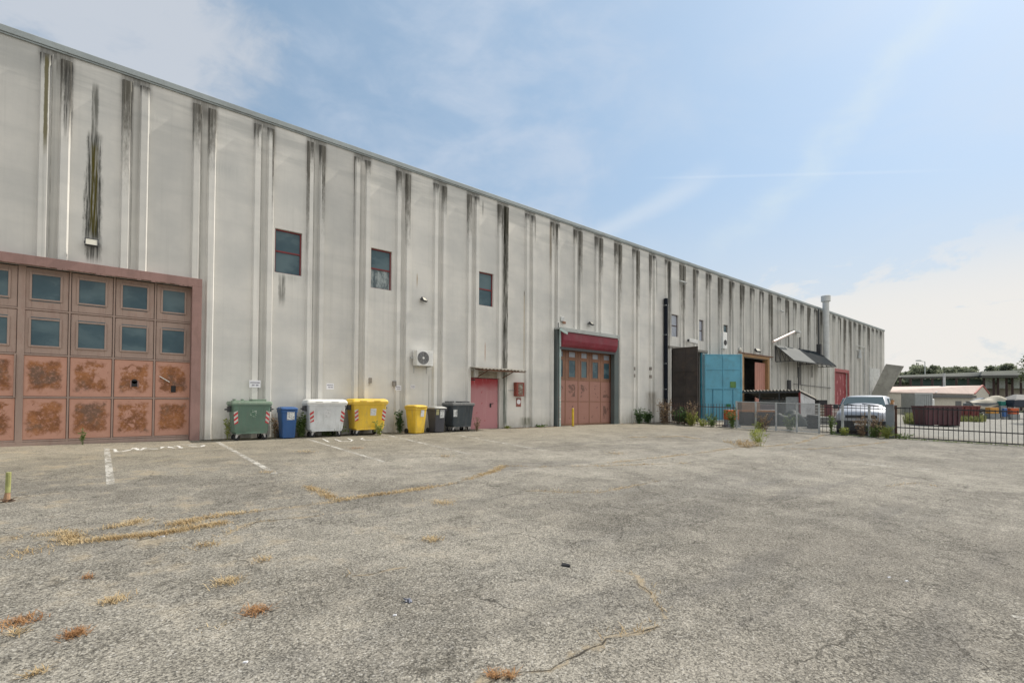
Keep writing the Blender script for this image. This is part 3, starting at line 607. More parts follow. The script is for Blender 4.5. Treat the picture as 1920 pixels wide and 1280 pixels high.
# ---- roller shutter gate with green posts
q = MB()
q.box(17.99, 22.5, -.24, -.02, 4.9, 4.95); sh = q.build('shutter_frame', M_green, ware, world=True, bevel=.01)
q = MB(); q.box(17.86, 17.985, -.30, .0, -.05, 4.95); q.box(17.86, 17.985, 0.0, .3, -.05, 4.29) if False else None; q.build('post', M_green, sh, world=True, bevel=.01)
q = MB(); q.box(22.52, 22.93, -.26, .0, -.05, 4.85); q.build('post', M_green, sh, world=True, bevel=.01)
q = MB(); q.box(17.84, 22.60, -.60, -.0, 4.96, 5.04); q.box(17.88, 22.56, -.62, -.58, 4.84, 4.958)
q.build('cover_flashing', pm('grey flashing', (.34, .36, .35), .5, .12, 1.0, dirt=GRIME), sh, world=True, bevel=.006)
q = MB()
pr = [(-.02, 4.94), (-.50, 4.94), (-.55, 4.82), (-.54, 4.42), (-.47, 4.20), (-.38, 4.08), (-.02, 4.10)]
q.loft([[(18.06, y, z) for y, z in pr], [(22.47, y, z) for y, z in pr]]); q.build('shutter_box', M_redshut, sh, world=True, bevel=.015)
q = MB(); q.box(17.99, 22.46, -.38, -.30, 3.95, 4.078); q.build('bottom_rail', M_dark, sh, world=True)
q = MB(); q.cyl((18.03, -.33, -.02), (18.03, -.33, 4.9), .05, n=10); q.build('guide_pipe', M_teal, sh, world=True)
M_tape = pm('tape', (.55, .52, .46), .6, .4, 9.0)
for k in range(9): q = MB(); z = .18 + k * .16; q.cyl((18.03, -.33, z), (18.03, -.33, z + .045 + .03 * (k % 2)), .053, n=10); q.build('warning_tape', M_tape, sh, world=True)
q = MB(); a = W(1049, 617, -.5); q.bar(W(1050, 617, -.7), W(1064, 625, -.7), .05, .12); q.build('motor_arm', M_teal, sh, world=True); q = MB(); q.bar(W(1047, 605, -.2), W(1047, 617, -.2), .03); q.build('aerial', M_dark, sh, world=True)
FY = .14
fc = [W(p, 700, FY).x for p in (1034, 1060, 1084, 1105, 1126, 1147)]
zf = [.08, W(1100, 752.5, FY).z, W(1100, 714, FY).z, W(1100, 674, FY).z, 4.28]
q = MB(); pn = MB()
for j in range(5):
    x0, x1 = max(fc[j], 18.06) + .015, fc[j + 1] - .015
    for r_ in range(4):
        za, zb = zf[r_] + .01, zf[r_ + 1] - .01
        if r_ < 2: pn.quad((x0 + .01, FY, za), (x1 - .01, FY, za), (x1 - .01, FY, zb), (x0 + .01, FY, zb), 0, True)
        else:
            l_ = x1 - x0; a0, a1 = x0 + l_ * .26, x1 - l_ * .24
            b0, b1 = (za + (zb - za) * .14, zb - (zb - za) * .10) if r_ == 2 else (za + .05, za + .32)
            for e in ((x0, a0, za, zb), (a1, x1, za, zb), (a0, a1, za, b0), (a0, a1, b1, zb)): q.box(e[0], e[1], FY, FY + .03, e[2], e[3])
            s_ = .05; q.box(a0 - s_, a0, FY - .02, FY + .001, b0 - s_, b1 + s_); q.box(a1, a1 + s_, FY - .02, FY + .001, b0 - s_, b1 + s_); q.box(a0, a1, FY - .02, FY + .001, b0 - s_, b0); q.box(a0, a1, FY - .02, FY + .001, b1, b1 + s_)
    q.box(fc[j + 1] - .025, fc[j + 1] + .025, FY - .02, FY + .03, .0, 4.28)
for z in zf[:4]: q.box(18.06, fc[-1], FY - .015, FY + .025, z - .02, z + .02)
q.box(18.06, fc[-1], FY - .01, FY + .03, -.02, .08)
fold = q.build('folding_door', pm('brown pink door paint', (.27, .145, .095), .65, .15, 1.2, dirt=(.17, .09, .065), dirt_amt=.4, streak=True), ware, world=True, bevel=.006)
M_fadedpanel, t, b = base('pink sheet with scuffs'); uvn = t.new('ShaderNodeTexCoord'); ov = uvn.outputs['Object']; U_, V_, _q = t.sep(uvn.outputs['UV'])
na = t.noise(ov, 4.5, 8, .68, .3); nb = t.noise(ov, .75, 4, .6); nc = t.noise(ov, 3, 5, .6)
ex = t.m('MINIMUM', t.m('MINIMUM', U_, t.m('SUBTRACT', 1., U_)), t.m('MINIMUM', V_, t.m('SUBTRACT', 1., V_)))
rm = t.m('MULTIPLY', t.mr(t.m('ADD', ex, t.m('MULTIPLY', t.m('SUBTRACT', na, .5), .3)), .2, .24), t.mr(t.m('ADD', nb, t.m('MULTIPLY', t.m('SUBTRACT', na, .5), .8)), .54, .62))
t.put(b.inputs['Base Color'], t.mix(t.m('MULTIPLY', rm, .75), t.mix(nc, (.31, .15, .115), (.37, .20, .16)), (.10, .055, .042))); b.inputs['Roughness'].default_value = .65
pn.build('lower_panel', M_fadedpanel, fold, world=True)
for j in range(5):
    x0, x1 = max(fc[j], 18.06) + .015, fc[j + 1] - .015; l_ = x1 - x0
    for r_ in (2, 3):
        za, zb = zf[r_] + .01, zf[r_ + 1] - .01
        b0, b1 = (za + (zb - za) * .14, zb - (zb - za) * .10) if r_ == 2 else (za + .05, za + .32)
        g = MB(); g.box(x0 + l_ * .255, x1 - l_ * .235, FY + .004, FY + .012, b0 - .002, b1 + .002); g.build('pane', M_glass if r_ == 2 else M_palepane, fold, world=True)
q = MB(); q.box(fc[-1] + .03, 22.96, FY - .06, FY + .02, 0, 4.28); q.build('side_strip', M_red, ware, world=True)
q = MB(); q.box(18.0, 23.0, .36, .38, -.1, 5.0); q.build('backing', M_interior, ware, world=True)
# small wall bolts and plates beside the gate are stains of rust on anchors
M_plate = pm('rust grey plates', (.24, .22, .2), .8, .3, 6)
for px, py in ((1187, 691), (1187, 704), (1218, 691), (1218, 706), (738, 719), (692, 713)): 
    a = W(px, py); q = MB(); q.box(a.x - .06, a.x + .06, -.13, .0, a.z - .1, a.z + .1); q.build('anchor_plate', M_plate, ware, world=True)

# ---- doorway with a brown leaf and a blue leaf swung open
def leaf(name, hinge, direc, length, z0, z1, mat, cols_, rows, flip):
    dv = Vector((direc[0], direc[1], 0)).normalized(); nv = Vector((dv.y, -dv.x, 0)) * flip   # nv: ribbed face
    h0 = Vector((hinge[0], hinge[1], 0)); q = MB()
    def bx(a, b_, c_, e, t0, t1):
        p = [h0 + dv * s + nv * u for s, u in ((a, t0), (b_, t0), (b_, t1), (a, t1))]
        q.hexa([Vector((v.x, v.y, c_)) for v in p], [Vector((v.x, v.y, e)) for v in p])
    bx(0, length, z0, z1, -.03, .0)
    for s in [0] + cols_ + [length]:
        a = min(max(s - .035, 0.001), length - .071); bx(a, a + .07, z0 + .001, z1 - .001, .0, .035)
    for z in [z0 + .04] + rows + [z1 - .04]: bx(.07, length - .07, z - .03, z + .03, .0, .034)
    return q.build(name, mat, ware, world=True, bevel=.004), dv, nv, h0
bl, *_ = leaf('brown_door', (28.66, -.16), (0.04, -1), 1.72, .04, 4.80, M_brownleaf, [.85], [1.7, 3.25], 1)
bb, dv, nv, h0 = leaf('blue_door', (32.72, -.16), (.768, -.64), 2.62, .02, 4.68, M_blueleaf, [1.3], [2.25, 3.6], 1)
def onleaf(s, z, t_=.045): p = h0 + dv * s + nv * t_; return Vector((p.x, p.y, z))
def plate(parent, name, s0, s1, z0, z1, mat, t_=.04):
    q = MB(); q.hexa([onleaf(s0, z0, t_ - .035), onleaf(s1, z0, t_ - .035), onleaf(s1, z0, t_), onleaf(s0, z0, t_)], [onleaf(s0, z1, t_ - .035), onleaf(s1, z1, t_ - .035), onleaf(s1, z1, t_), onleaf(s0, z1, t_)])
    return q.build(name, mat, parent, world=True)
M_exit = pm('green sign', (.10, .22, .06), .5); M_exit2 = pm('green plate', (.015, .16, .06), .5)
sg = plate(bb, 'exit_sign', 1.78, 2.18, 2.32, 2.75, M_exit); plate(bb, 'first_aid_plate', 1.5, 1.8, .98, 1.17, M_exit2)
q = MB(); q.bar(onleaf(.56, .2, .02), onleaf(.56, 2.2, .02), .03); q.bar(onleaf(1.98, .2, .02), onleaf(1.98, 2.2, .02), .03); q.bar(onleaf(.56, 2.2, .02), onleaf(1.98, 2.2, .02), .03); q.build('wicket_outline', pm('deep blue', (.05, .2, .3), .5), bb, world=True)
q = MB(); q.bar((32.62, .05, .0), (32.62, .05, 4.78), .16, .1); q.bar((32.70, -.1, .1), (32.70, -.1, 4.66), .05); q.build('door_post', pm('dark blue', (.03, .17, .24), .5), ware, world=True)
q = MB(); q.box(28.3, 33.2, -.14, -.0, 4.81, 4.95); q.build('door_rail', pm('rail steel', (.2, .19, .17), .6), ware, world=True)
# dark store room behind the openings
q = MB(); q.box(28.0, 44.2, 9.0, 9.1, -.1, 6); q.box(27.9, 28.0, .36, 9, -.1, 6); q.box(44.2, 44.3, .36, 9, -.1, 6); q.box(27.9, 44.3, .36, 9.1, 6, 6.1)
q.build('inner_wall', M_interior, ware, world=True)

# ---- ochre framed opening with a pink leaf
q = MB(); q.box(38.5, 43.4, -.13, .0, 4.9, 5.12); q.box(43.1, 43.4, -.13, .0, 0, 4.898); q.box(38.5, 38.75, -.13, .0, 0, 4.898); q.box(43.06, 43.098, -.1, .3, 0, 4.88); q.build('gate_frame', M_orange, ware, world=True, bevel=.006)
q = MB(); x0 = W(1416, 700, .1).x; q.box(x0, 43.05, .1, .16, .02, 4.6)
for k in range(1, 5): xx = x0 + (43.05 - x0) * k / 5; q.box(xx - .015, xx + .015, .085, .1, .02, 4.6)
q.build('sliding_door', M_pinkpanel, ware, world=True)
q = MB(); q.box(37.8, 44.0, -.2, -.12, 5.13, 5.2); q.build('track_rail', M_rust, ware, world=True)

# ---- awning over the side windows
def corr(q, a0, a1, b0, b1, n, amp, th=.02, m=0):                   # sheet between edge a (top) and edge b (bottom)
    a0, a1, b0, b1 = map(Vector, (a0, a1, b0, b1)); nr = (a1 - a0).cross(b0 - a0).normalized()
    if nr.z < 0: nr = -nr
    for k in range(n):
        f, g = k / n, (k + 1) / n
        o0, o1 = nr * (amp * (1 if k % 2 else -1)), nr * (amp * (-1 if k % 2 else 1))
        tp = [a0.lerp(a1, f) + o0, a0.lerp(a1, g) + o1, b0.lerp(b1, g) + o1, b0.lerp(b1, f) + o0]
        q.hexa([v - nr * th for v in tp], tp, m)
AZ1, AZ0, AY = 6.3, 4.88, -1.6
q = MB(); corr(q, (44.7, -.1, AZ1), (49.6, -.1, AZ1), (44.7, AY, AZ0), (49.6, AY, AZ0), 40, .018)
aw = q.build('side_awning', M_corrgrey, ware, world=True)
q = MB(); corr(q, (49.6, -.1, AZ1 + .03), (54.9, -.1, AZ1 + .03), (49.6, AY, AZ0 + .03), (54.9, AY, AZ0 + .03), 30, .035); q.build('dark_sheet', M_corrdark, aw, world=True)
q = MB()
for xx in (44.8, 49.6, 54.7):
    q.bar((xx, -.06, AZ1 - .05), (xx, AY, AZ0 - .05), .06); q.bar((xx, -.06, AZ0 - .05), (xx, AY, AZ0 - .06), .06); q.bar((xx, -.06, AZ0), (xx, -.06, AZ1 - .1), .06)
    for f in (.25, .5, .75):
        y_ = -.06 + (AY + .06) * f; zt = AZ1 - .05 + (AZ0 - AZ1) * f
        q.bar((xx, y_, AZ0 - .05), (xx, y_, zt), .035); q.bar((xx, y_, AZ0 - .05), (xx, y_ + .38, zt + .33), .03)
q.bar((44.7, AY, AZ0 - .06), (54.9, AY, AZ0 - .06), .06); q.build('truss', M_dark, aw, world=True)
# pipes and chimney
q = MB(); a, b_ = W(1450, 640.5, -.55), W(1489, 622, -.55); q.cyl(a, b_, .11, n=10); q.bar(b_, (b_.x + .1, .0, b_.z + .15), .06); q.build('loose_pipe', pm('pale pink pipe', (.62, .52, .48), .4, .08), ware, world=True)
q = MB(); a = W(1488, 621); q.box(a.x - .5, a.x + .8, -.35, 0, a.z - .1, a.z + .05); q.build('wall_bracket', M_steel, ware, world=True)
q = MB(); q.cyl((55.6, -.5, 5.6), (55.6, -.5, 11.5), .29, n=20); q.cyl((55.6, -.5, 11.45), (55.6, -.5, 12.0), .42, n=20); q.cyl((55.6, -.5, 5.3), (55.6, -.5, 5.6), .2, .33, n=20)
q.build('chimney', pm('pale zinc flue', (.55, .56, .55), .6, .08, 2.0, dirt=(.4, .4, .38), dirt_amt=.3), ware, world=True, smooth=False)
q = MB(); a = W(1531, 650); q.cyl((a.x, -.2, 5.9), (a.x, -.2, 10.6), .07); q.box(a.x - .25, a.x + .15, -.45, 0, 6.0, 7.1); q.build('flue_pipe', M_dark, ware, world=True)
q = MB(); a = W(1495, 660); q.cyl((a.x + .2, -.15, 3.0), (a.x + .2, -.15, 7.4), .05); q.cyl((47.2, -.2, 0), (47.2, -.2, 3.3), .2); q.bar((48.5, -.13, 3.0), (58, -.13, 2.85), .05); q.bar((49.4, -.2, 0), (49.4, -.2, 4.6), .08); q.build('service_pipe', M_dark, ware, world=True)
q = MB(); x_ = W(1247.5, 650, -.12).x; q.cyl((x_, -.16, -.05), (x_, -.16, 7.95), .125, n=14); dp_ = q.build('downpipe', pm('dark blue black pipe', (.010, .013, .02), .7, spec=.1), ware, world=True)
q = MB()
for z in (7.5, 5.6, 3.75, 2.1): q.box(x_ - .12, x_ + .14, -.27, 0, z - .02, z + .02)
q.bar((x_ + .2, -.1, -.05), (x_ + .2, -.1, 6.6), .03); q.build('pipe_clip', M_steel, dp_, world=True)
# far red folding door
q = MB(); q.box(59.3, 63.9, -.14, 0, 4.62, 4.95); q.box(59.25, 59.45, -.14, 0, 0, 4.618); q.box(63.7, 63.9, -.14, 0, 0, 4.618); q.build('gate_frame', pm('faded red frame', (.30, .085, .085), .6), ware, world=True)
m, t, b = base('red sheet with pale graffiti streaks'); ov = t.new('ShaderNodeTexCoord').outputs['Object']; X, Y, Z = t.sep(ov)
wvy = t.m('SINE', t.m('ADD', t.m('MULTIPLY', X, 7.0), t.m('MULTIPLY', t.noise(ov, 1.4, 3, .5), 6.0)))
c = t.mix(t.m('MULTIPLY', t.mr(wvy, .72, .98), t.mr(t.noise(t.scale(ov, (1, 1, 1.6)), 1.1, 3, .5), .45, .6)), (.22, .014, .022), (.50, .22, .23))
t.put(b.inputs['Base Color'], c); b.inputs['Roughness'].default_value = .55
q = MB()
for k in range(6):
    xa, xe = 59.46 + k * .7, 59.46 + (k + 1) * .7
    q.hexa([(xa, .12, 0), (xe, .12 if k % 2 else .12, 0), (xe, .17, 0), (xa, .17, 0)], [(xa, .12, 4.6), (xe, .12, 4.6), (xe, .17, 4.6), (xa, .17, 4.6)])
q.build('red_folding_door', m, ware, world=True)
q = MB()
for dxp in (0, .5): q.cyl((W(1603, 680).x + dxp * 0, -.15, 7.9 - dxp), (W(1618, 680).x, -.15, 7.9 - dxp), .03)
q.cyl((W(1618, 680).x, -.15, 2.8), (W(1618, 680).x, -.15, 7.9), .04); q.cyl((W(1608, 650).x, -.2, 6.5), (W(1608, 650).x, -.2, 7.5), .22, .1); q.build('vent_pipe', M_steel, ware, world=True)
q = MB(); q.box(71.3, 75.6, -.18, -.1, .0, 5.6); q.build('pale_cladding', pm('pale cladding', (.46, .47, .46), .6), ware, world=True)

# ------------------------------------------------------------------ wheeled bins
def speckled_label(name, c, ink, dens=0.5, sc=22):
    m, t, b = base(name); v = t.new('ShaderNodeTexCoord').outputs['Object']
    n = t.noise(t.scale(v, (1, 1, 1.6)), sc, 3, .6); n2 = t.noise(v, 5, 3, .6)
    t.put(b.inputs['Base Color'], t.mix(t.m('MULTIPLY', t.mr(n, .5, .56), t.mr(n2, .35, .55, 0, dens)), c, ink)); b.inputs['Roughness'].default_value = .5
    return m
M_lab1 = speckled_label('printed white label', (.66, .68, .68), (.12, .13, .15), .8)
M_lab2 = speckled_label('worn white label', (.60, .61, .62), (.35, .36, .36), .6, 16)
M_refred = pm('red reflective film', (.50, .035, .05), .4, .15, 8, dirt=(.3, .2, .18), dirt_amt=.3)
M_refwhite = pm('white reflective film', (.58, .57, .53), .4, .1, 8, dirt=(.3, .28, .24), dirt_amt=.5)
M_zinc = pm('zinc caster', (.5, .5, .5), .4, .1, 5, .4)
def caster(root, x, y, z, rz, r=.095):
    q = MB(); ca, sa = math.cos(rz), math.sin(rz); off = (x + .04 * ca, y + .04 * sa)
    q.cyl((off[0] - sa * .022, off[1] + ca * .022, r), (off[0] + sa * .022, off[1] - ca * .022, r), r, n=16)
    w_ = q.build('wheel', M_black, root, bevel=.006)
    f = MB()
    for s in (-1, 1): f.hexa([(off[0] - sa * .032 * s - ca * .02, off[1] + ca * .032 * s - sa * .02, r - .02), (off[0] - sa * .032 * s + ca * .02, off[1] + ca * .032 * s + sa * .02, r - .02), (off[0] - sa * .036 * s + ca * .02, off[1] + ca * .036 * s + sa * .02, r - .02), (off[0] - sa * .036 * s - ca * .02, off[1] + ca * .036 * s - sa * .02, r - .02)],
                                 [(x - sa * .034 * s - ca * .05, y + ca * .034 * s - sa * .05, z), (x - sa * .034 * s + ca * .05, y + ca * .034 * s + sa * .05, z), (x - sa * .038 * s + ca * .05, y + ca * .038 * s + sa * .05, z), (x - sa * .038 * s - ca * .05, y + ca * .038 * s - sa * .05, z)])
    f.box(x - .06, x + .06, y - .06, y + .06, z - .02, z + .012); f.build('fork', M_zinc, w_)
def container(label, x, y, rz, wd, dp, h, mb_, ml, lid, chev=True, sticker=None):
    root = thing('waste_container', label, 'waste container', (x, y, gz(y)), rz, 'four wheeled waste containers along the wall')
    zb = .235; zt = h - .17
    q = MB()
    rings = []
    for f, z in ((0, zb), (.06, zb + .03), (.5, zb + (zt - zb) * .5), (1, zt - .05)):
        ws = wd * (.83 + .10 * f) if f else wd * .80; ds = dp * (.74 + .20 * f) if f else dp * .70
        rings.append(rrect(0, 0, z, ws, ds, .06))
    rings += [rrect(0, 0, zt - .05, wd * .985, dp * .985, .05), rrect(0, 0, zt, wd * .985, dp * .985, .05)]
    q.loft(rings)
    for sx in (-1, 1):                                               # pressed posts at the front corners
        q.hexa([(sx * wd * .27 - .012, -dp * .372, zb + .05), (sx * wd * .27 + .012, -dp * .372, zb + .05), (sx * wd * .27 + .012, -dp * .35, zb + .05), (sx * wd * .27 - .012, -dp * .35, zb + .05)],
               [(sx * wd * .3 - .012, -dp * .478, zt - .06), (sx * wd * .3 + .012, -dp * .478, zt - .06), (sx * wd * .3 + .012, -dp * .45, zt - .06), (sx * wd * .3 - .012, -dp * .45, zt - .06)])
    q.box(-wd * .38, wd * .38, -dp * .385, dp * .36, zb - .035, zb + .02)
    q.build('body', mb_, root, bevel=.006)
    q = MB()
    if lid == 'flat':
        q.loft([rrect(0, 0, zt + .003, wd * 1.03, dp * 1.03, .05), rrect(0, 0, zt + .085, wd * 1.0, dp * 1.0, .05), rrect(0, .02, zt + .10, wd * .96, dp * .93, .05)])
        q.box(wd * .02, wd * .36, -dp * .3, dp * .3, zt + .10, zt + .165); q.box(-wd * .42, -wd * .06, -dp * .3, dp * .3, zt + .10, zt + .125)
        for xx in (-.36, -.16, .40): q.box(wd * xx, wd * xx + .04, dp * .1, dp * .49, zt + .10, zt + .17)
    else:
        q.loft([rrect(0, 0, zt + .003, wd * 1.03, dp * 1.02, .06), rrect(0, 0, zt + .07, wd * 1.03, dp * 1.02, .06), rrect(0, .01, zt + .135, wd * .98, dp * .95, .08), rrect(0, .03, zt + .17, wd * .88, dp * .8, .1)])
        for xx in (-.22, .18): q.box(wd * xx - .12, wd * xx + .12, -dp * .535, -dp * .47, zt + .07, zt + .10)
    q.build('lid', ml, root, bevel=.012)
    for sx in (-1, 1):
        q = MB(); q.box(min(sx * wd * .465, sx * wd * .54), max(sx * wd * .465, sx * wd * .54), -.09, .09, zt - .24, zt - .06); q.cyl((sx * wd * .53, 0, zt - .16), (sx * (wd * .53 + .09), 0, zt - .16), .025, n=10)
        q.build('lifting_pin', M_dark, root, bevel=.008)
    def fp(xf, z, dy=.003):                                          # point on the sloping front face
        f = (z - zb) / (zt - .05 - zb); return (xf * wd * (.83 + .10 * f) / .93, -(dp * (.74 + .20 * f)) / 2 - dy, z)
    if chev:
        for sx in (-1, 1):
            c0 = sx * .405; hw_ = .05; z0, z1 = zb + (zt - zb) * .30, zb + (zt - zb) * .78
            q = MB(); n = 6; stp = (z1 - z0) / n
            for k in range(n):
                za, zc = z0 + k * stp, z0 + (k + 1) * stp; sk = -.045 * sx
                vs = []
                for xf, zz_ in ((c0 - hw_, za - sk), (c0 + hw_, za + sk), (c0 + hw_, zc + sk), (c0 - hw_, zc - sk)): vs.append(fp(xf, min(max(zz_, z0), z1), .004 if k % 2 else .005))
                q.quad(*vs, k % 2)
            q.build('reflective_strip', [M_refred, M_refwhite], root)
    if sticker:
        sx_, sz_, sw_, sh_, sm_ = sticker; z0 = zb + (zt - zb) * sz_
        q = MB(); q.quad(fp(sx_ - sw_, z0), fp(sx_ + sw_, z0), fp(sx_ + sw_, z0 + sh_), fp(sx_ - sw_, z0 + sh_)); q.build('sticker', sm_, root)
    for xx, yy, a in ((-wd * .31, -dp * .25, 2.6), (wd * .31, -dp * .25, .4), (-wd * .31, dp * .25, 3.6), (wd * .31, dp * .25, 1.9)): caster(root, xx, yy, zb - .03, a)
    return root
def binpaint(name, c, dirt): return pm(name, c, .5, .14, 1.5, dirt=dirt, dirt_amt=.55, streak=True)
M_bgreen = binpaint('green bin plastic', (.105, .175, .135), (.13, .16, .13)); M_bgreenl = binpaint('pale green lid plastic', (.19, .26, .195), (.3, .33, .27))
M_bwhite = binpaint('white bin plastic', (.58, .60, .61), (.42, .43, .42)); M_byel = binpaint('yellow bin plastic', (.68, .45, .045), (.46, .34, .12))
M_bblk = binpaint('charcoal bin plastic', (.042, .055, .065), (.10, .10, .10)); M_bblkl = binpaint('grey black lid', (.13, .135, .135), (.22, .21, .2))
M_bblue = binpaint('blue bin plastic', (.025, .085, .235), (.06, .11, .22)); M_bgrey = binpaint('dark grey bin plastic', (.055, .057, .07), (.10, .10, .10)); M_bgreyl = binpaint('faded grey lid', (.36, .36, .34), (.45, .44, .42))
def fx(px, y): return W(px, 790, y).x
DP, YC = .74, -.57
def span(a, b_): x0, x1 = fx(a, YC - .35), fx(b_, YC - .35); return (x0 + x1) / 2, (x1 - x0)
c_, w_ = span(434.5, 511.5); container('green wheeled container with red and white chevrons and two flat lids', c_ - .02, YC, R(1), w_ * 1.0, DP, 1.30, M_bgreen, M_bgreenl, 'flat', True, (.03, .55, .075, .22, speckled_label('faint white print', (.075, .155, .105), (.6, .65, .6), .9, 14)))
c_, w_ = span(577, 651); container('white wheeled container with red and white chevrons', c_, YC, R(-1), w_, DP, 1.31, M_bwhite, pm('white lid', (.70, .70, .67), .4, .06), 'dome', True, (.0, .5, .09, .26, M_lab2))
c_, w_ = span(661, 728); container('large yellow wheeled container with grey label and domed lid', c_, YC + .02, R(1.5), w_, DP, 1.34, M_byel, M_byel, 'dome', True, (.08, .52, .085, .26, M_lab2))
c_, w_ = span(846, 888); container('charcoal wheeled container with white label beside the red door', c_, YC - .02, 0, w_, .86, 1.27, M_bblk, M_bblkl, 'flat', False, (-.36, .45, .085, .30, M_lab1))
def wheelie(label, x, y, rz, wd, dp, h, mb_, ml, sticker, name='wheelie_bin'):
    root = thing(name, label, 'wheelie bin', (x, y, gz(y)), rz, 'two wheeled bins along the wall')
    q = MB(); zt = h - .10
    rings = [rrect(0, -.02, .02, wd * .76, dp * .66, .05), rrect(0, -.02, .05, wd * .78, dp * .68, .05), rrect(0, -.01, zt * .62, wd * .88, dp * .86, .05), rrect(0, 0, zt - .09, wd * .93, dp * .95, .05), rrect(0, 0, zt - .085, wd, dp, .05), rrect(0, 0, zt, wd, dp, .05)]
    q.loft(rings); q.build('body', mb_, root, bevel=.008)
    q = MB(); q.loft([rrect(0, 0, zt + .003, wd * 1.05, dp * 1.05, .05), rrect(0, 0, zt + .045, wd * 1.05, dp * 1.05, .06), rrect(0, .02, zt + .085, wd * .9, dp * .85, .1), rrect(0, .03, zt + .10, wd * .7, dp * .65, .12)])
    q.box(-wd * .3, wd * .3, -dp * .57, -dp * .51, zt + .01, zt + .035); q.build('lid', ml, root, bevel=.01)
    q = MB(); q.cyl((-wd * .42, dp * .56, zt - .02), (wd * .42, dp * .56, zt - .02), .016, n=8)
    for sx in (-1, 1): q.bar((sx * wd * .38, dp * .45, zt - .05), (sx * wd * .38, dp * .57, zt - .02), .03)
    q.build('handle', mb_, root)
    for sx in (-1, 1):
        q = MB(); q.cyl((sx * wd * .40, dp * .36, .10), (sx * wd * .49, dp * .36, .10), .10, n=18); q.build('wheel', M_black, root, bevel=.008)
    def fp(xf, z): f = min(1, z / (zt * .62)); g = max(0, (z - zt * .62) / (zt * .38 - .09)); return (xf * wd, -(.02 * (1 - f) + .01) - dp * (.68 + .18 * f + .09 * g) / 2 - .004, z)
    for (a, z, sw_, sh_, sm_) in sticker:
        q = MB(); q.quad(fp(a - sw_ / wd, z), fp(a + sw_ / wd, z), fp(a + sw_ / wd, z + sh_), fp(a - sw_ / wd, z + sh_)); q.build('sticker', sm_, root)
wheelie('blue two wheeled bin with white sticker between green and white containers', fx(541, -.85) + .02, -.62, R(2), .52, .56, 1.05, M_bblue, M_bblue, [(.06, .62, .12, .26, M_lab1)])
wheelie('yellow two wheeled bin with rounded lid beside the grey one', fx(785, -1.1) + .04, -.80, R(12), .60, .68, 1.12, M_byel, M_byel, [(.1, .66, .085, .26, M_lab2)])
wheelie('dark grey two wheeled bin with faded grey lid', fx(824, -1.0) + .02, -.72, R(4), .56, .66, 1.06, M_bgrey, M_bgreyl, [(.12, .60, .105, .32, M_lab1), (-.28, .72, .07, .22, speckled_label('torn yellow label', (.40, .38, .2), (.15, .15, .12), .6))])

# ------------------------------------------------------------------ things fixed to the facade
def floodlight(label, p, rz=0., tilt=.35, s=1.0, grp='floodlights on the facade'):
    root = thing('floodlight', label, 'floodlight', p, rz, grp)
    q = MB(); q.box(-.03 * s, .03 * s, -.10 * s, 0.0, -.02 * s, .02 * s); q.box(-.17 * s, -.155 * s, -.22 * s, -.08 * s, -.02 * s, .02 * s); q.box(.155 * s, .17 * s, -.22 * s, -.08 * s, -.02 * s, .02 * s); q.box(-.17 * s, .17 * s, -.10 * s, -.08 * s, -.021 * s, .021 * s)
    q.build('bracket', M_dark, root)
    ct, st_ = math.cos(tilt), math.sin(tilt)
    def T(x, y, z): return (x * s, (-.22 + y * ct + z * st_) * s, (-y * st_ + z * ct) * s)
    def bx(q, x0, x1, y0, y1, z0, z1): q.hexa([T(x0, y0, z0), T(x1, y0, z0), T(x1, y1, z0), T(x0, y1, z0)], [T(x0, y0, z1), T(x1, y0, z1), T(x1, y1, z1), T(x0, y1, z1)])
    q = MB(); bx(q, -.155, .155, -.03, .05, -.11, .11)
    for k in range(6): bx(q, -.13 + k * .05, -.12 + k * .05, .05, .075, -.09, .09)
    bx(q, -.155, .155, -.045, -.03, .09, .11); bx(q, -.155, .155, -.045, -.03, -.11, -.09); bx(q, -.155, -.13, -.045, -.03, -.09, .09); bx(q, .13, .155, -.045, -.03, -.09, .09)
    q.build('housing', M_dark, root, bevel=.004 * s)
    q = MB(); bx(q, -.129, .129, -.036, -.0305, -.089, .089); q.build('lens', M_lampglass, root)
    return root
floodlight('square floodlight above the rusty gate below a dark moss streak', (W(172, 458).x, 0, W(172, 458).z), 0, .25, .95)
floodlight('small tilted floodlight on the wall above the air conditioner', (W(789, 562).x, 0, W(789, 562).z), R(22), .6, .85)
floodlight('floodlight tilted down above the red roller shutter', (W(1102, 607).x, 0, W(1102, 607).z), R(18), .8, 1.0)
floodlight('large floodlight over the ochre framed gate', (W(1415, 657).x, 0, W(1415, 657).z), R(-20), .7, 1.5)
root = thing('alarm_siren', 'small grey alarm siren left above the roller shutter', 'alarm', (W(1053, 601).x, 0, W(1053, 601).z))
q = MB(); q.box(-.14, .12, -.1, 0, -.05, .2); q.build('housing', M_steel, root, bevel=.02); q = MB(); q.box(-.05, .16, -.16, -.1, -.18, -.05); q.build('lamp', pm('rusty lamp', (.2, .1, .06), .6), root, bevel=.01)
root = thing('security_camera', 'white security camera over the dark open doorway', 'camera', (W(1288, 641).x, 0, W(1288, 641).z + .05))
q = MB(); q.box(-.02, .02, -.3, 0, -.02, .02); q.build('arm', M_steel, root); q = MB(); q.hexa([(-.35, -.42, -.12), (.35, -.62, -.2), (.35, -.38, -.2), (-.35, -.2, -.12)], [(-.35, -.42, .14), (.35, -.62, .05), (.35, -.38, .05), (-.35, -.2, .14)]); q.build('housing', M_white, root, bevel=.02)
q = MB(); q.cyl((-.36, -.32, 0), (-.4, -.33, 0.0), .08, n=12); q.build('lens', M_black, root)
a = W(1386, 655); root = thing('bulkhead_lamp', 'small round pale lamp left above the ochre frame', 'wall lamp', (a.x, 0, a.z))
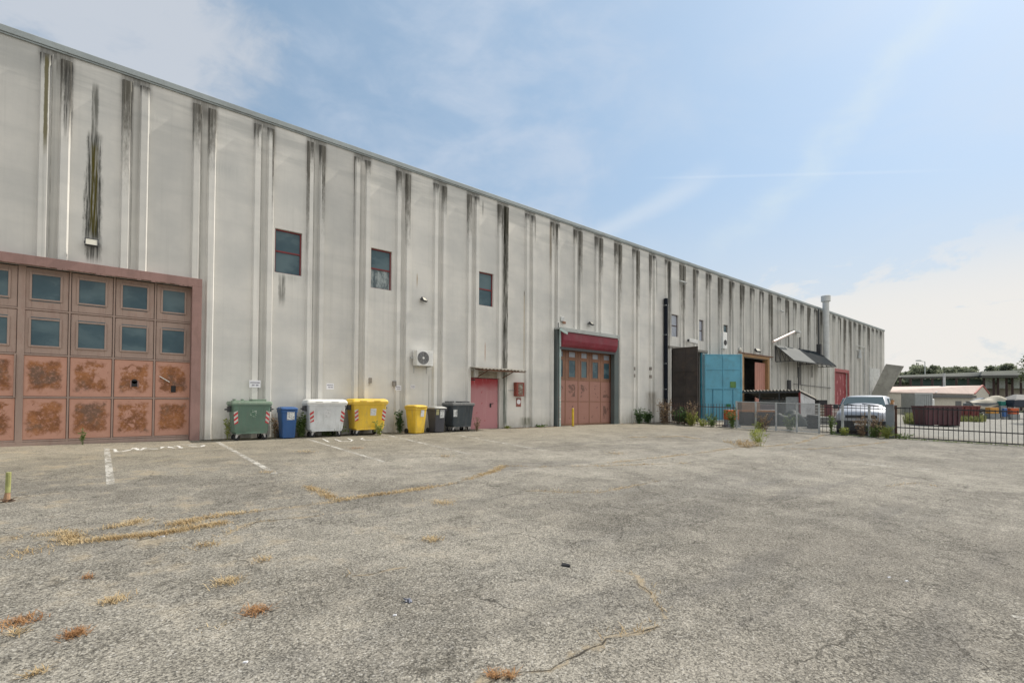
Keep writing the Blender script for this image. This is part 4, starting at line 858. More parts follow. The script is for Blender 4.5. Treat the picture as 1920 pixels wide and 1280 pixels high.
q = MB(); q.cyl((0, 0, 0), (0, -.08, 0), .18, .17, 16); q.build('base', M_steel, root); q = MB(); q.cyl((0, -.08, 0), (0, -.16, 0), .16, .08, 16); q.build('lamp_glass', M_lampglass, root)
def arm_lamp(label, px, py):
    a = W(px, py); root = thing('arm_lamp', label, 'wall lamp', (a.x, 0, a.z), 0, 'arm lamps high on the facade')
    q = MB(); q.bar((.25, 0, .0), (.25, -.35, .08), .05); q.bar((.25, -.35, .08), (-.3, -.4, .04), .05); q.build('arm', M_steel, root)
    q = MB(); q.box(-.75, -.25, -.48, -.32, -.02, .07); q.build('lamp_head', M_steel, root, bevel=.02)
arm_lamp('grey arm lamp high on the wall above the dark downpipe', 1276, 533)
arm_lamp('grey arm lamp high on the wall left of the chimney', 1461, 586)
# white box hung in the third small window
a = W(1356.5, 639); root = thing('extractor_unit', 'white extractor box in the lower half of a small window', 'ventilation unit', (a.x - .12, 0, a.z))
q = MB(); q.box(-.3, .3, -.2, .12, -.6, .62); q.build('housing', M_white, root, bevel=.01); q = MB(); q.cyl((-.0, -.2, -.15), (0, -.23, -.15), .2, n=16); q.build('grille', M_black, root)
# air conditioner
a0, a1 = W(781, 657, -.4), W(812.5, 685, -.4); zc = (a0.z + a1.z) / 2; ww, hh = (a1.x - a0.x) * .97, .62
root = thing('air_conditioner', 'white air conditioner outdoor unit with round dark fan on the wall', 'air conditioner', ((a0.x + a1.x) / 2, 0, zc))
q = MB(); q.box(-ww / 2, ww / 2, -.42, -.08, -hh / 2, hh / 2)
for k in range(9): q.box(-ww / 2 - .012, -ww / 2, -.40, -.1, -hh / 2 + .05 + k * .06, -hh / 2 + .08 + k * .06)
q.build('casing', M_white, root, bevel=.012)
q = MB(); q.cyl((-.09, -.42, .0), (-.09, -.426, .0), .262, n=36); q.build('fan_recess', pm('dark fan', (.10, .105, .11), .6), root)
q = MB()
for k in range(8): r_ = .05 + k * .028; q.tube([(-.09 + r_ * math.cos(j * .262), -.436, r_ * math.sin(j * .262)) for j in range(25)], .0035, 5)
for j in range(8): q.bar((-.09, -.436, 0), (-.09 + .26 * math.cos(j * .785), -.436, .26 * math.sin(j * .785)), .007)
q.build('fan_guard', pm('grey wire', (.35, .35, .35), .5), root)
q = MB(); q.cyl((-.09, -.427, 0), (-.09, -.442, 0), .045, n=14); q.build('hub', M_white, root)
q = MB(); q.box(ww / 2 - .22, ww / 2 - .21, -.426, -.42, -hh / 2 + .03, hh / 2 - .03)
for k in range(8): q.box(ww / 2 - .19, ww / 2 - .04, -.425, -.42, -hh / 2 + .08 + k * .06, -hh / 2 + .09 + k * .06)
q.build('side_panel', pm('light grey panel', (.58, .58, .57), .5), root)
q = MB()
for sx in (-.3, .3): q.bar((sx, 0, -hh / 2 - .02), (sx, -.45, -hh / 2 - .02), .035); q.bar((sx, -.01, -hh / 2 - .3), (sx, -.01, -hh / 2), .03)
q.bar((-ww / 2 - .14, -.12, .0), (-ww / 2, -.12, 0), .05); q.build('bracket', M_steel, root)
# hydrant box and notice
a0, a1 = W(968, 717, -.22), W(984, 742, -.22); root = thing('hydrant_box', 'red fire hydrant box with small glass front beside the door', 'hydrant box', ((a0.x + a1.x) / 2, 0, (a0.z + a1.z) / 2))
hw_, hh_ = .25, .33
q = MB(); q.box(-hw_, hw_, -.22, 0, -hh_, hh_); q.build('cabinet', pm('red brown cabinet', (.22, .05, .035), .55), root, bevel=.008)
q = MB(); q.box(-.13, .15, -.226, -.22, -hh_ + .06, hh_ - .06); q.build('glass', speckled_label('glass with hose', (.18, .12, .09), (.35, .38, .33), .9, 7), root)
q = MB(); q.bar((-hw_ - .45, -.03, -.05), (-hw_, -.03, -.05), .03); q.build('pipe', M_steel, root)
a0, a1 = W(968, 746, -.02), W(977, 762, -.02); root = thing('hydrant_notice', 'small red framed notice under the hydrant box', 'sign', ((a0.x + a1.x) / 2, 0, (a0.z + a1.z) / 2))
q = MB(); q.box(-.15, .15, -.02, 0, -.21, .21); q.build('plate', pm('red plate', (.26, .09, .07), .5), root); q = MB(); q.cyl((0, -.02, .03), (0, -.024, .03), .12, n=20); q.build('emblem', M_paper, root)
# four paper notices, two lines of faded print each
def notice(label, px, py, w_, h_, y=0.0):
    a = W(px, py, y); root = thing('wall_notice', label, 'notice', (a.x, y, a.z), 0, 'paper notices on the wall above the bins')
    q = MB(); q.box(-w_ / 2, w_ / 2, -.008, 0, -h_ / 2, h_ / 2); q.build('paper', M_paper, root)
    q = MB(); x = -w_ * .40
    while x < w_ * .36:
        l_ = random.uniform(.012, .026); q.box(x, x + l_, -.0105, -.008, h_ * .12, h_ * .25); x += l_ + .006
    for s in (-.27, .08):
        x = w_ * s
        for _ in range(3): q.box(x, x + .02, -.0105, -.008, -h_ * .24, -h_ * .08); x += .028
    q.build('print', M_ink, root)
notice('white paper notice on the rib above the green container', 478, 719.5, .34, .24, -.122)
notice('white paper notice on the wall above the white container', 619, 724, .27, .22)
notice('white paper notice on the rib left of the yellow two wheeled bin', 746.5, 727, .25, .2, -.122)
notice('pale weathered notice right of the first yellow bin notice', 774, 725, .2, .14)
# yellow bollard, black wall box
a = G(1052.5, 797); root = thing('bollard', 'yellow bollard in front of the roller shutter guide', 'bollard', (a.x, -.55, gz(-.55)))
q = MB(); q.cyl((0, 0, 0), (0, 0, .92), .055, n=14); q.cyl((0, 0, .92), (0, 0, .94), .055, .03, 14); q.build('post', M_yellowpost, root); q = MB(); q.cyl((0, 0, 0), (0, 0, .02), .09, n=14); q.build('base_plate', M_rust, root)

# ------------------------------------------------------------------ fences
def fx0(y): return 25.75 - 0.19 * y
def at_fence(px):
    v = ray(px, 800); k = (CAM.x - (25.75 - .19 * CAM.y)) ; t_ = -(CAM.x - 25.75 + .19 * CAM.y) / (v.x + .19 * v.y)
    p = CAM + v * t_; return Vector((p.x, p.y, gz(p.y)))
FD = Vector((.19, -1, 0)).normalized()
def picket_mesh(name, h, r, mat):
    q = MB(); q.cyl((0, 0, 0), (0, 0, h), r, n=8, m=0); o = q.build(name, mat); return o
def bar_fence(name, label, cat, p0, p1, h, mat, step, r=.011, rails=(.12, .96), rw=.035, extra=None):
    root = thing(name, label, cat, p0); d_ = p1 - p0; L = d_.length; n = max(2, round(L / step))
    for f in rails:
        q = MB(); q.bar(Vector((0, 0, h * f)), d_ + Vector((0, 0, h * f)), rw, rw * 1.1); q.build('rail', mat, root)
    pk = picket_mesh('picket', h * (1.0 if max(rails) < .99 else .99), r, mat); pk.parent = root; pk.location = (0, 0, .03)
    for k in range(1, n + 1):
        o = pk.copy(); C.objects.link(o); o.parent = root; o.location = d_ * (k / n) + Vector((0, 0, .03))
    return root
M_rustbar = pm('rusty brown bar', (.085, .05, .042), .8, .25, 5)
pA, pB, pC, pD, pE = at_fence(1237), at_fence(1381), at_fence(1535), at_fence(1664), at_fence(1680)
bar_fence('bar_fence', 'rusty brown bar fence in front of the brown and blue doors', 'fence', pA, pB, 1.28, M_rustbar, .15, .012, (.1, .88))
m, t, b = base('fine wire mesh'); tr = t.new('ShaderNodeBsdfTransparent'); mx = t.new('ShaderNodeMixShader'); mx.inputs[0].default_value = .50
b.inputs['Base Color'].default_value = (.25, .26, .265, 1); b.inputs['Roughness'].default_value = .6
t.l.new(tr.outputs[0], mx.inputs[1]); t.l.new(b.outputs[0], mx.inputs[2]); t.l.new(mx.outputs[0], t.n['Material Output'].inputs['Surface']); M_mesh = m
root = thing('mesh_fence', 'grey framed mesh fence panels beside the van', 'fence', pB)
px_posts = [1381, 1417, 1455, 1494, 1536]
posts = [at_fence(p) for p in px_posts]; HF = 1.5
for p in posts:
    r_ = p - pB; q = MB(); q.box(r_.x - .035, r_.x + .035, r_.y - .035, r_.y + .035, r_.z - .02, r_.z + HF); q.build('post', M_steel, root)
for p, n_ in zip(posts, posts[1:]):
    a, b_ = p - pB, n_ - pB
    for hz_ in (HF - .03, .06): q = MB(); q.bar(a + Vector((0, 0, hz_)), b_ + Vector((0, 0, hz_)), .04); q.build('rail', M_steel, root)
    u = (b_ - a).normalized() * .035; q = MB(); q.quad(a + u + Vector((0, 0, .08)), b_ - u + Vector((0, 0, .08)), b_ - u + Vector((0, 0, HF - .05)), a + u + Vector((0, 0, HF - .05))); q.build('mesh_panel', M_mesh, root)
f2 = bar_fence('bar_fence', 'dark bar fence with grey posts in front of the van', 'fence', pC, pD, 1.47, M_blackbar, .17, .010, (.07, .90, .985), .03)
for p in (1580, 1630):
    r_ = at_fence(p) - pC; q = MB(); q.box(r_.x - .045, r_.x + .045, r_.y - .045, r_.y + .045, r_.z - .02, r_.z + 1.5); q.build('post', M_steel, f2)
root = thing('gate_post', 'thick grey steel post with rusty cap between fence and gate', 'gate post', (at_fence(1669) + Vector((0, 0, 0))))
q = MB(); q.box(-.09, .09, -.15, .15, -.05, 1.56); q.build('post', pm('blue grey post', (.20, .22, .23), .55, .15, 2, dirt=(.12, .08, .06), dirt_amt=.4), root, bevel=.01)
q = MB(); q.box(-.05, .06, -.14, .0, 1.56, 1.62); q.cyl((0, -.06, 1.62), (.05, -.1, 1.74), .05, .07, 10); q.build('beacon', pm('rusty orange cap', (.40, .20, .08), .6), root)
q = MB(); q.box(.09, .13, -.24, -.155, -.02, 1.5); q.build('hinge_bar', M_rust, root)
gate_end = at_fence(1680) + FD * 7.2; gate_end.z = gz(gate_end.y)
bar_fence('sliding_gate', 'black steel bar gate across the yard entrance', 'gate', pE, gate_end, 1.42, M_blackbar, .163, .011, (.05, .36, .985), .045)

# ------------------------------------------------------------------ van behind the fence
def van(px, py, label):
    root = thing('van', label, 'van', (28.55, -10.55, gz(-10.6)), R(9))
    M_body = pm('silver van paint', (.40, .41, .44), .36, .04, 1.0, .35, spec=.6); M_vg = None
    mg, tg_, bg_ = base('van glass'); bg_.inputs['Base Color'].default_value = (.09, .12, .125, 1); bg_.inputs['Roughness'].default_value = .08; bg_.inputs['Specular IOR Level'].default_value = .7
    # stations along the length: x, half width low, half width waist, half width roof, z bottom, z waist, z roof
    st_ = [(0.0, .92, .96, .72, .34, .90, 1.00), (.10, 1.02, 1.06, .86, .26, .98, 1.17), (.45, 1.06, 1.09, .92, .22, 1.10, 1.29), (.95, 1.07, 1.10, .92, .22, 1.20, 1.37), (1.45, 1.07, 1.11, .84, .22, 1.24, 1.80), (1.7, 1.07, 1.11, .85, .22, 1.25, 1.92), (2.3, 1.07, 1.11, .86, .22, 1.26, 1.98), (3.8, 1.07, 1.11, .86, .22, 1.26, 1.99), (4.6, 1.06, 1.10, .83, .24, 1.26, 1.96), (4.85, 1.03, 1.07, .76, .3, 1.26, 1.82), (4.92, 1.0, 1.03, .72, .34, 1.2, 1.6)]
    def ring(s):
        x, a, b_, c_, z0, zw, zr_ = s; rr = .08
        pts = [(x, -a + .05, z0), (x, -a, z0 + .12), (x, -b_, (z0 + zw) * .55), (x, -b_ + .01, zw), (x, -(c_ + .06), zr_ - .10), (x, -c_ + .05, zr_ - .015), (x, -c_ * .4, zr_ + .01)]
        return pts + [(p[0], -p[1], p[2]) for p in pts[::-1]]
    q = MB(); q.loft([ring(s) for s in st_]); o = q.build('body', M_body, root, smooth=True)
    ssf = o.modifiers.new('sub', 'SUBSURF'); ssf.levels = 1; ssf.render_levels = 1
    q = MB()                                                          # windscreen, proud of the sloping front
    z0, z1 = 1.375, 1.90
    q.hexa([(.93, -.93, z0), (.93, .93, z0), (1.0, .91, z0 - .03), (1.0, -.91, z0 - .03)], [(1.55, -.775, z1), (1.55, .775, z1), (1.63, .75, z1 - .03), (1.63, -.75, z1 - .03)]); q.build('windscreen', mg, root, bevel=.01)
    for sy in (-1, 1):
        q = MB()
        for xa, xb_, xc, xd in ((1.32, 2.05, 1.86, 2.05), (2.15, 3.35, 2.15, 3.35), (3.45, 4.55, 3.45, 4.45)):
            q.hexa([(xa, sy * 1.10, 1.31), (xb_, sy * 1.105, 1.31), (xb_, sy * 1.05, 1.31), (xa, sy * 1.05, 1.31)], [(xc, sy * .97, 1.80), (xd, sy * .985, 1.83), (xd, sy * .91, 1.83), (xc, sy * .91, 1.80)])
        q.build('side_window', mg, root)
        q = MB(); q.hexa([(.0, sy * .66, .88), (.14, sy * 1.02, .93), (.32, sy * 1.05, .93), (.12, sy * .66, .88)], [(.06, sy * .65, 1.03), (.22, sy * 1.0, 1.14), (.42, sy * 1.0, 1.14), (.16, sy * .65, 1.03)]); q.build('headlight', pm('lamp lens', (.62, .64, .66), .12, .05, 4), root, bevel=.012)
        q = MB(); q.box(1.25, 1.34, min(sy * 1.10, sy * 1.32), max(sy * 1.10, sy * 1.32), 1.28, 1.5); q.build('mirror', M_dark, root, bevel=.03)
        for xw in (.95, 3.95):
            q = MB(); q.cyl((xw, sy * .90, .33), (xw, sy * 1.105, .33), .34, n=24); wh = q.build('wheel', M_black, root, bevel=.03)
            q = MB(); q.cyl((xw, sy * 1.105, .33), (xw, sy * 1.112, .33), .22, n=20); q.build('rim', M_steel, wh)
        q = MB(); q.box(4.84, 4.93, min(sy * .84, sy * 1.02), max(sy * .84, sy * 1.02), .8, 1.3); q.build('tail_light', M_red, root, bevel=.02)
    q = MB(); q.box(-.03, .14, -1.0, 1.0, .22, .70); q.box(-.03, .05, -.64, .64, .84, .98); q.box(-.045, -.03, -.7, .7, .33, .45); q.build('bumper', M_dark, root, bevel=.03)
    q = MB(); q.box(-.06, -.045, -.26, .26, .47, .58); q.build('number_plate', M_white, root)
    q = MB()
    q.bar((.93, -.8, 1.40), (1.1, .05, 1.55), .018); q.bar((.93, .1, 1.40), (1.1, .72, 1.55), .018); q.build('wiper', M_black, root)
van(0, 0, 'silver van with grey tinted windscreen parked behind the fence')

# ------------------------------------------------------------------ lean-to, skips and clutter in the side yard
root = thing('lean_to_shed', 'dark open lean-to with corrugated roof and dark red post', 'shed', (39.5, -2.2, 0))
q = MB(); corr(q, (38.0, -4.45, 2.2), (38.0, -.3, 2.2), (41.1, -4.45, 1.66), (41.1, -.3, 1.66), 34, .06, .03); q.build('roof', M_corr, root, world=True)
q = MB(); q.box(38.02, 38.1, -4.4, -.3, 2.0, 2.13); q.bar((38.05, -4.4, 2.1), (41.1, -4.4, 1.58), .07); q.bar((38.05, -.4, 2.1), (41.1, -.4, 1.58), .07); q.build('beam', M_dark, root, world=True)
q = MB(); q.box(38.02, 38.12, -4.42, -4.32, -.2, 2.06); q.build('post', M_red, root, world=True)
for yy in (-3.0, -1.6): q = MB(); q.box(38.04, 38.1, yy - .04, yy + .04, -.1, 2.06); q.build('post', M_dark, root, world=True)
q = MB(); q.hexa([(38.12, -4.36, -.15), (41, -4.36, -.15), (41, -4.32, -.15), (38.12, -4.32, -.15)], [(38.12, -4.36, 2.0), (41, -4.36, 1.5), (41, -4.32, 1.5), (38.12, -4.32, 2.0)]); q.box(41.0, 41.05, -4.3, -.3, -.1, 1.5); q.build('side_wall', pm('white sheet', (.50, .51, .52), .7, .1, dirt=GRIME), root, world=True)
q = MB(); q.box(38.2, 38.24, -4.3, -3.4, -.1, 1.7); q.build('white_board', pm('grey board', (.34, .35, .35), .7), root, world=True)
q = MB(); q.box(37.4, 37.6, -4.6, .0, 2.25, 2.42) if False else q.box(41.1, 41.2, -4.4, -.3, 1.5, 1.62); q.build('gutter', M_dark, root, world=True)
def skip(label, p, rz, L, Wd, h, mat, rim, name='waste_skip', nrib=7):
    root = thing(name, label, 'skip', p, rz, None)
    q = MB(); t_ = .05; e = .12
    o = [(-L / 2 + e, -Wd / 2 + e * .6), (L / 2 - e, -Wd / 2 + e * .6), (L / 2 - e, Wd / 2 - e * .6), (-L / 2 + e, Wd / 2 - e * .6)]; O = [(-L / 2, -Wd / 2), (L / 2, -Wd / 2), (L / 2, Wd / 2), (-L / 2, Wd / 2)]
    i_ = [(x * .94, y * .94) for x, y in O]; ib = [(x * .94, y * .94) for x, y in o]
    vs = [(x, y, .08) for x, y in o] + [(x, y, h) for x, y in O] + [(x, y, h) for x, y in i_] + [(x, y, .16) for x, y in ib]
    fs = [(3, 2, 1, 0), (12, 13, 14, 15)]
    for k in range(4): n = (k + 1) % 4; fs += [(k, n, 4 + n, 4 + k), (4 + k, 4 + n, 8 + n, 8 + k), (8 + k, 8 + n, 12 + n, 12 + k)]
    q.add(vs, fs)
    for k in range(nrib):
        x = -L / 2 + .25 + k * (L - .5) / 6
        for sy in (-1, 1): q.hexa([(x - .04, sy * (Wd / 2 - e * .6 + .0), .1), (x + .04, sy * (Wd / 2 - e * .6), .1), (x + .04, sy * (Wd / 2 - e * .6 + .06), .1), (x - .04, sy * (Wd / 2 - e * .6 + .06), .1)], [(x - .04, sy * Wd / 2, h - .05), (x + .04, sy * Wd / 2, h - .05), (x + .04, sy * (Wd / 2 + .06), h - .05), (x - .04, sy * (Wd / 2 + .06), h - .05)])
    q.build('body', mat, root)
    q = MB()
    for a, b_ in zip(O, O[1:] + O[:1]): q.bar((*a, h), (*b_, h), .1, .1)
    q.build('rim', rim, root)
    for sx in (-1, 1): q = MB(); q.box(sx * L * .35 - .3, sx * L * .35 + .3, -Wd * .4, Wd * .4, 0, .08); q.build('skid', M_dark, root)
    return root
M_maroon = pm('maroon steel', (.095, .042, .048), .65, .2, 1.5, dirt=(.06, .035, .03), dirt_amt=.4)
a = P(1756, 800, 35.0); skip('maroon ribbed waste skip standing in the yard behind the gate', (a.x, a.y, gz(a.y)), R(-47), 2.35, 1.4, 1.36, M_maroon, M_maroon)
a = P(1785, 780, 47); skip('dull red low skip behind the maroon skip', (a.x, a.y, gz(a.y)), R(-47), 3.6, 1.8, 1.3, pm('dull red', (.17, .045, .04), .6), pm('dull red rim', (.2, .06, .05), .6))
a = P(1416, 795, 30.5); skip('rusty open container with orange rim behind the mesh fence', (a.x, a.y, gz(a.y)), R(-40), 2.0, 1.1, .88, pm('dark rusty sheet', (.030, .024, .022), .8, .3, 3), pm('orange rust rim', (.42, .18, .06), .8, .3, 4), nrib=0)
q = MB(); q.box(-.45, .45, -.3, .3, .35, .95); q.box(-.4, .4, -.25, .25, .0, .35); a = P(1371, 790, 28.2)
root = thing('orange_crate', 'orange crate on a pallet by the blue door', 'crate', (a.x, a.y, gz(a.y)), R(-40)); q = MB(); q.box(-.32, .32, -.3, .3, .42, .98); q.build('box', pm('orange plastic', (.55, .13, .035), .5), root, bevel=.02); q = MB(); q.box(-.38, .38, -.35, .35, .0, .12); q.box(-.3, .3, -.3, .3, .12, .41); q.build('pallet', pm('grey stack', (.3, .33, .38), .7), root)
a = P(1403, 772, 33); root = thing('plywood_box', 'tan plywood box under the lean-to roof', 'box', (a.x, a.y, gz(a.y)), R(-40)); q = MB(); q.box(-.6, .6, -.4, .4, 0, 1.36); q.build('box', pm('plywood', (.34, .2, .12), .75, .15, 2), root, bevel=.01); q = MB(); q.box(-.6, .6, -.41, -.4, .6, .68); q.build('batten', pm('batten', (.42, .28, .18), .7), root)
a = P(1433, 770, 33); root = thing('machine_cabinet', 'dark machine with white stripe under the lean-to', 'machine', (a.x, a.y, gz(a.y)), R(-40)); q = MB(); q.box(-.65, .65, -.4, .4, 0, 1.25); q.build('cabinet', pm('maroon grey', (.12, .09, .095), .6), root, bevel=.02); q = MB(); q.box(-.6, .6, -.41, -.4, .82, .92); q.build('stripe', M_white, root)
a = P(1548, 790, 31); root = thing('concrete_slab_stack', 'pale slab stack behind the bar fence', 'slabs', (a.x, a.y, gz(a.y)), R(-40)); q = MB()
for k in range(3): q.box(-1.5 + .05 * k, 1.5, -.5, .5 - .04 * k, .12 + k * .17, .26 + k * .17)
q.build('slab', pm('grey slab', (.20, .20, .19), .8), root, bevel=.01); q = MB(); q.box(-1.3, -1.1, -.5, .5, 0, .119); q.box(1.1, 1.3, -.5, .5, 0, .119); q.build('bearer', pm('timber', (.2, .14, .09), .8), root)
a = P(1566, 780, 36); root = thing('maroon_cabinet', 'maroon cabinet left of the van with pale grille', 'cabinet', (a.x, a.y, gz(a.y)), R(-40)); q = MB(); q.box(-.55, .8, -.4, .4, 0, 1.35); q.build('cabinet', pm('maroon paint', (.20, .075, .08), .6), root, bevel=.01)
q = MB()
for k in range(6): q.box(-.45 + k * .07, -.42 + k * .07, -.412, -.4, .45, 1.2)
q.box(-.5, -.02, -.414, -.401, 1.2, 1.26); q.box(-.5, -.02, -.414, -.401, .8, .86); q.build('grille', pm('pale grille', (.5, .47, .42), .6), root)
a = P(1539, 753, 41); root = thing('black_crate', 'small black vented crate on top of stacked boards', 'crate', (a.x, a.y, gz(a.y)), R(-40)); q = MB(); q.box(-.35, .35, -.3, .3, 1.25, 1.62); q.build('crate', M_black, root, bevel=.01); q = MB()
for k in range(5): q.box(-.4, .4, -.35, .35, .02 + k * .25, .20 + k * .25)
q.build('boards', pm('brown boards', (.17, .13, .10), .8, .2), root)
# leaning slab at the far end of the facade
root = thing('leaning_slab', 'leaning grey concrete slab against the far end of the warehouse', 'slab', (72.4, -1.6, 0))
q = MB(); X0 = 72.0
A_, B_, C__, D_ = [(CAM + ray(px, py) * ((X0 - CAM.x) / ray(px, py).x)) for px, py in ((1634, 737), (1664, 738), (1694, 686), (1661, 682))]
dn = (A_ - D_).normalized() * 1.3
A2, B2 = A_ + Vector((0, .35, -.9)), B_ + Vector((0, .35, -.9))
q.hexa([A2, B2, B2 + Vector((.35, 0, 0)), A2 + Vector((.35, 0, 0))], [D_, C__, C__ + Vector((.35, 0, 0)), D_ + Vector((.35, 0, 0))]); q.build('slab', M_concrete, root, world=True, bevel=.02)
q = MB(); q.bar((X0 + .2, -.02, 2.0), (X0 + .2, -1.4, 2.4), .2); q.bar((X0 + .2, -1.2, gz(-1)), (X0 + .2, -1.2, 2.5), .25); q.build('prop', M_dark, root, world=True)

# ------------------------------------------------------------------ far side of the yard
def zat(py, px, Z): return P(px, py, Z).z
root = thing('low_building', 'long low building with pale pink roof and red gable edge', 'building', P(1760, 760, 72)); root.location.z = -.3
RL, RR_ = P(1640, 727, 64), P(1842, 723.8, 78); EL, ER = P(1640, 735.5, 60), P(1827, 739.3, 74); EF = P(1854, 739.0, 80)
q = MB(); up = Vector((0, 0, .12))
q.hexa([EL, ER, RR_, RL], [EL + up, ER + up, RR_ + up, RL + up]); BL = RL + (RL - EL); BL.z = EL.z; BR = EF
q.hexa([RL, RR_, BR, BL], [RL + up, RR_ + up, BR + up, BL + up]); q.build('roof', pm('faded pink tiles', (.50, .40, .36), .8, .1, .6, dirt=(.36, .30, .27), dirt_amt=.3), root, world=True)
def down(p, z=-.4): return Vector((p.x, p.y, z))
ins = (RL - EL).normalized() * .5; ins.z = 0
q = MB(); q.add([down(EL + ins), down(ER + ins), down(BR), down(BL), EL + ins, ER + ins, BR, BL, RL - up, RR_ - up], [(0, 1, 5, 4), (1, 2, 6, 9, 5), (2, 3, 7, 6), (3, 0, 4, 8, 7)]); q.build('wall', pm('cream render', (.42, .395, .34), .85, .1), root, world=True)
q = MB(); q.bar(ER + up, RR_ + up * 1.2, .22, .16); q.bar(RR_ + up * 1.2, BR + up, .22, .16); q.build('gable_edge', pm('red verge', (.30, .07, .06), .7), root, world=True)
q = MB(); e0 = EL.lerp(ER, .45); q.bar(e0 + Vector((0, 0, -.35)), ER + Vector((0, 0, -.35)), .5, .35); q.build('dark_gutter', M_dark, root, world=True)
q = MB(); e1 = EL.lerp(ER, .66) - ins * 0; dd = (ER - EL).normalized()
for f in (.78, .9): q = MB(); s_ = EL.lerp(ER, f) + ins * .9; q.hexa([down(s_, .3), down(s_ + dd * 2, .3), down(s_ + dd * 2 + ins * .3, .3), down(s_ + ins * .3, .3)], [down(s_, 1.7), down(s_ + dd * 2, 1.7), down(s_ + dd * 2 + ins * .3, 1.7), down(s_ + ins * .3, 1.7)]); q.build('window', M_dark, root, world=True)
q = MB(); f_ = EL.lerp(ER, .56); g_ = RL.lerp(RR_, .60); q.bar(f_ + up * 1.3, g_ + up * 1.3, .12); q.cyl(g_, g_ + Vector((0, 0, 2.0)), .16, n=10); q.build('flue', M_steel, root, world=True)

root = thing('open_shed', 'long open sided shed with grey roof and dark posts in the distance', 'shed', P(1800, 760, 115)); root.location.z = -.5
Zs = 115
def Q(px, py, dz=0): return P(px, py, Zs + dz)
q = MB(); q.hexa([Q(1684, 707), Q(1843, 705), Q(1843, 705, 14), Q(1684, 707, 14)], [Q(1684, 703.5), Q(1843, 697), Q(1843, 697, 14), Q(1684, 703.5, 14)])
q.hexa([Q(1838, 704.5, -2), Q(1990, 703, -2), Q(1990, 703, 14), Q(1838, 704.5, 14)], [Q(1842, 696, -2), Q(1990, 691.5, -2), Q(1990, 691.5, 14), Q(1842, 696, 14)]); q.build('roof', pm('pale sheet roof', (.44, .435, .41), .7, .08, .3), root, world=True)
q = MB(); q.bar(Q(1690, 708.5), Q(1843, 706.5), .5, .45); q.bar(Q(1838, 706, -2), Q(1990, 705, -2), .6, .6); q.build('fascia', pm('dark steel', (.06, .06, .055), .7), root, world=True)
M_dpost = pm('dark red post', (.075, .045, .045), .7)
for k, px in enumerate((1688, 1707.5, 1728, 1748, 1768, 1793, 1815, 1845, 1863, 1871, 1887, 1898, 1914, 1935)):
    q = MB(); a = Q(px, 708); q.box(a.x - .2, a.x + .2, a.y - .2, a.y + .2, -.6, a.z); q.build('post', M_dpost, root, world=True)
q = MB(); 
for pa, pb in ((1710, 1726), (1730, 1746), (1750, 1766), (1771, 1791), (1796, 1813), (1818, 1840)): q.hexa([Q(pa, 723, 1.2), Q(pb, 723, 1.2), Q(pb, 723, 1.6), Q(pa, 723, 1.6)], [Q(pa, 711, 1.2), Q(pb, 711, 1.2), Q(pb, 711, 1.6), Q(pa, 711, 1.6)])
q.build('screen', pm('dark green screen', (.05, .085, .08), .6), root, world=True)
q = MB()
for pa, pb in ((1847, 1861), (1872, 1886), (1900, 1912), (1916, 1930)): q.hexa([Q(pa, 728, 1.2), Q(pb, 728, 1.2), Q(pb, 728, 1.6), Q(pa, 728, 1.6)], [Q(pa, 709, 1.2), Q(pb, 709, 1.2), Q(pb, 709, 1.6), Q(pa, 709, 1.6)])
q.build('grey_panel', pm('grey panel', (.52, .54, .55), .7), root, world=True)
q = MB(); a, b_ = Q(1650, 724, 6), Q(1990, 724, 6); q.bar(a, b_, .6, 1.0); q.hexa([down(Q(1650, 724, 7)), down(Q(1990, 724, 7)), down(Q(1990, 724, 7.4)), down(Q(1650, 724, 7.4))], [Q(1650, 726, 7), Q(1990, 726, 7), Q(1990, 726, 7.4), Q(1650, 726, 7.4)]); q.build('back_wall', pm('pale brown wall', (.34, .30, .27), .8, .2, .2), root, world=True)

def simple(name, label, cat, p, rz=0, group=None): return thing(name, label, cat, (p.x, p.y, gz(p.y)), rz, group)
root = simple('storage_container', 'grey ribbed storage container right of the van', 'container', P(1718, 760, 60), R(-46))
q = MB(); q.box(-.95, .95, -1.2, 1.2, .05, 2.62)
for k in range(9): q.box(-.9 + k * .21, -.84 + k * .21, -1.24, -1.2, .12, 2.55)
q.build('body', pm('pale grey steel', (.33, .35, .35), .6, .1), root); q = MB(); q.box(-.97, .97, -1.26, -1.2, 2.5, 2.66); q.box(.89, .98, -1.27, -1.19, .0, 2.68); q.build('frame', M_steel, root)
root = simple('white_cabin', 'small white cabin right of the grey container', 'cabin', P(1738, 760, 62), R(-46))
q = MB(); q.box(-.5, .5, -.6, .6, .05, 2.0); q.build('body', M_white, root, bevel=.06); q = MB(); q.box(-.56, -.5, -.45, .0, .9, 1.7); q.box(-.62, -.52, -.62, -.55, .7, 1.6); q.build('window', M_dark, root)
M_cream = pm('cream tarpaulin', (.44, .40, .32), .8, .1, .8); M_navy = pm('navy tarpaulin', (.02, .028, .045), .6, .2, 1.0)
root = simple('covered_boat', 'boat on trailer under a sagging cream tarpaulin', 'boat', P(1845, 770, 57), R(-44))
q = MB(); rings = []
for x, w_, z0, z1 in ((-1.9, .5, .95, 1.65), (-1.4, .8, .7, 1.7), (-.3, .95, .6, 1.65), (.8, .95, .6, 1.7), (1.8, .85, .65, 1.75)): rings.append([(x, -w_, z1), (x, -w_ * .85, z0 + .2), (x, 0, z0), (x, w_ * .85, z0 + .2), (x, w_, z1)])
q.loft(rings); q.build('hull', pm('dark hull', (.16, .17, .18), .5), root)
q = MB(); nx, ny = 22, 10; vs = []
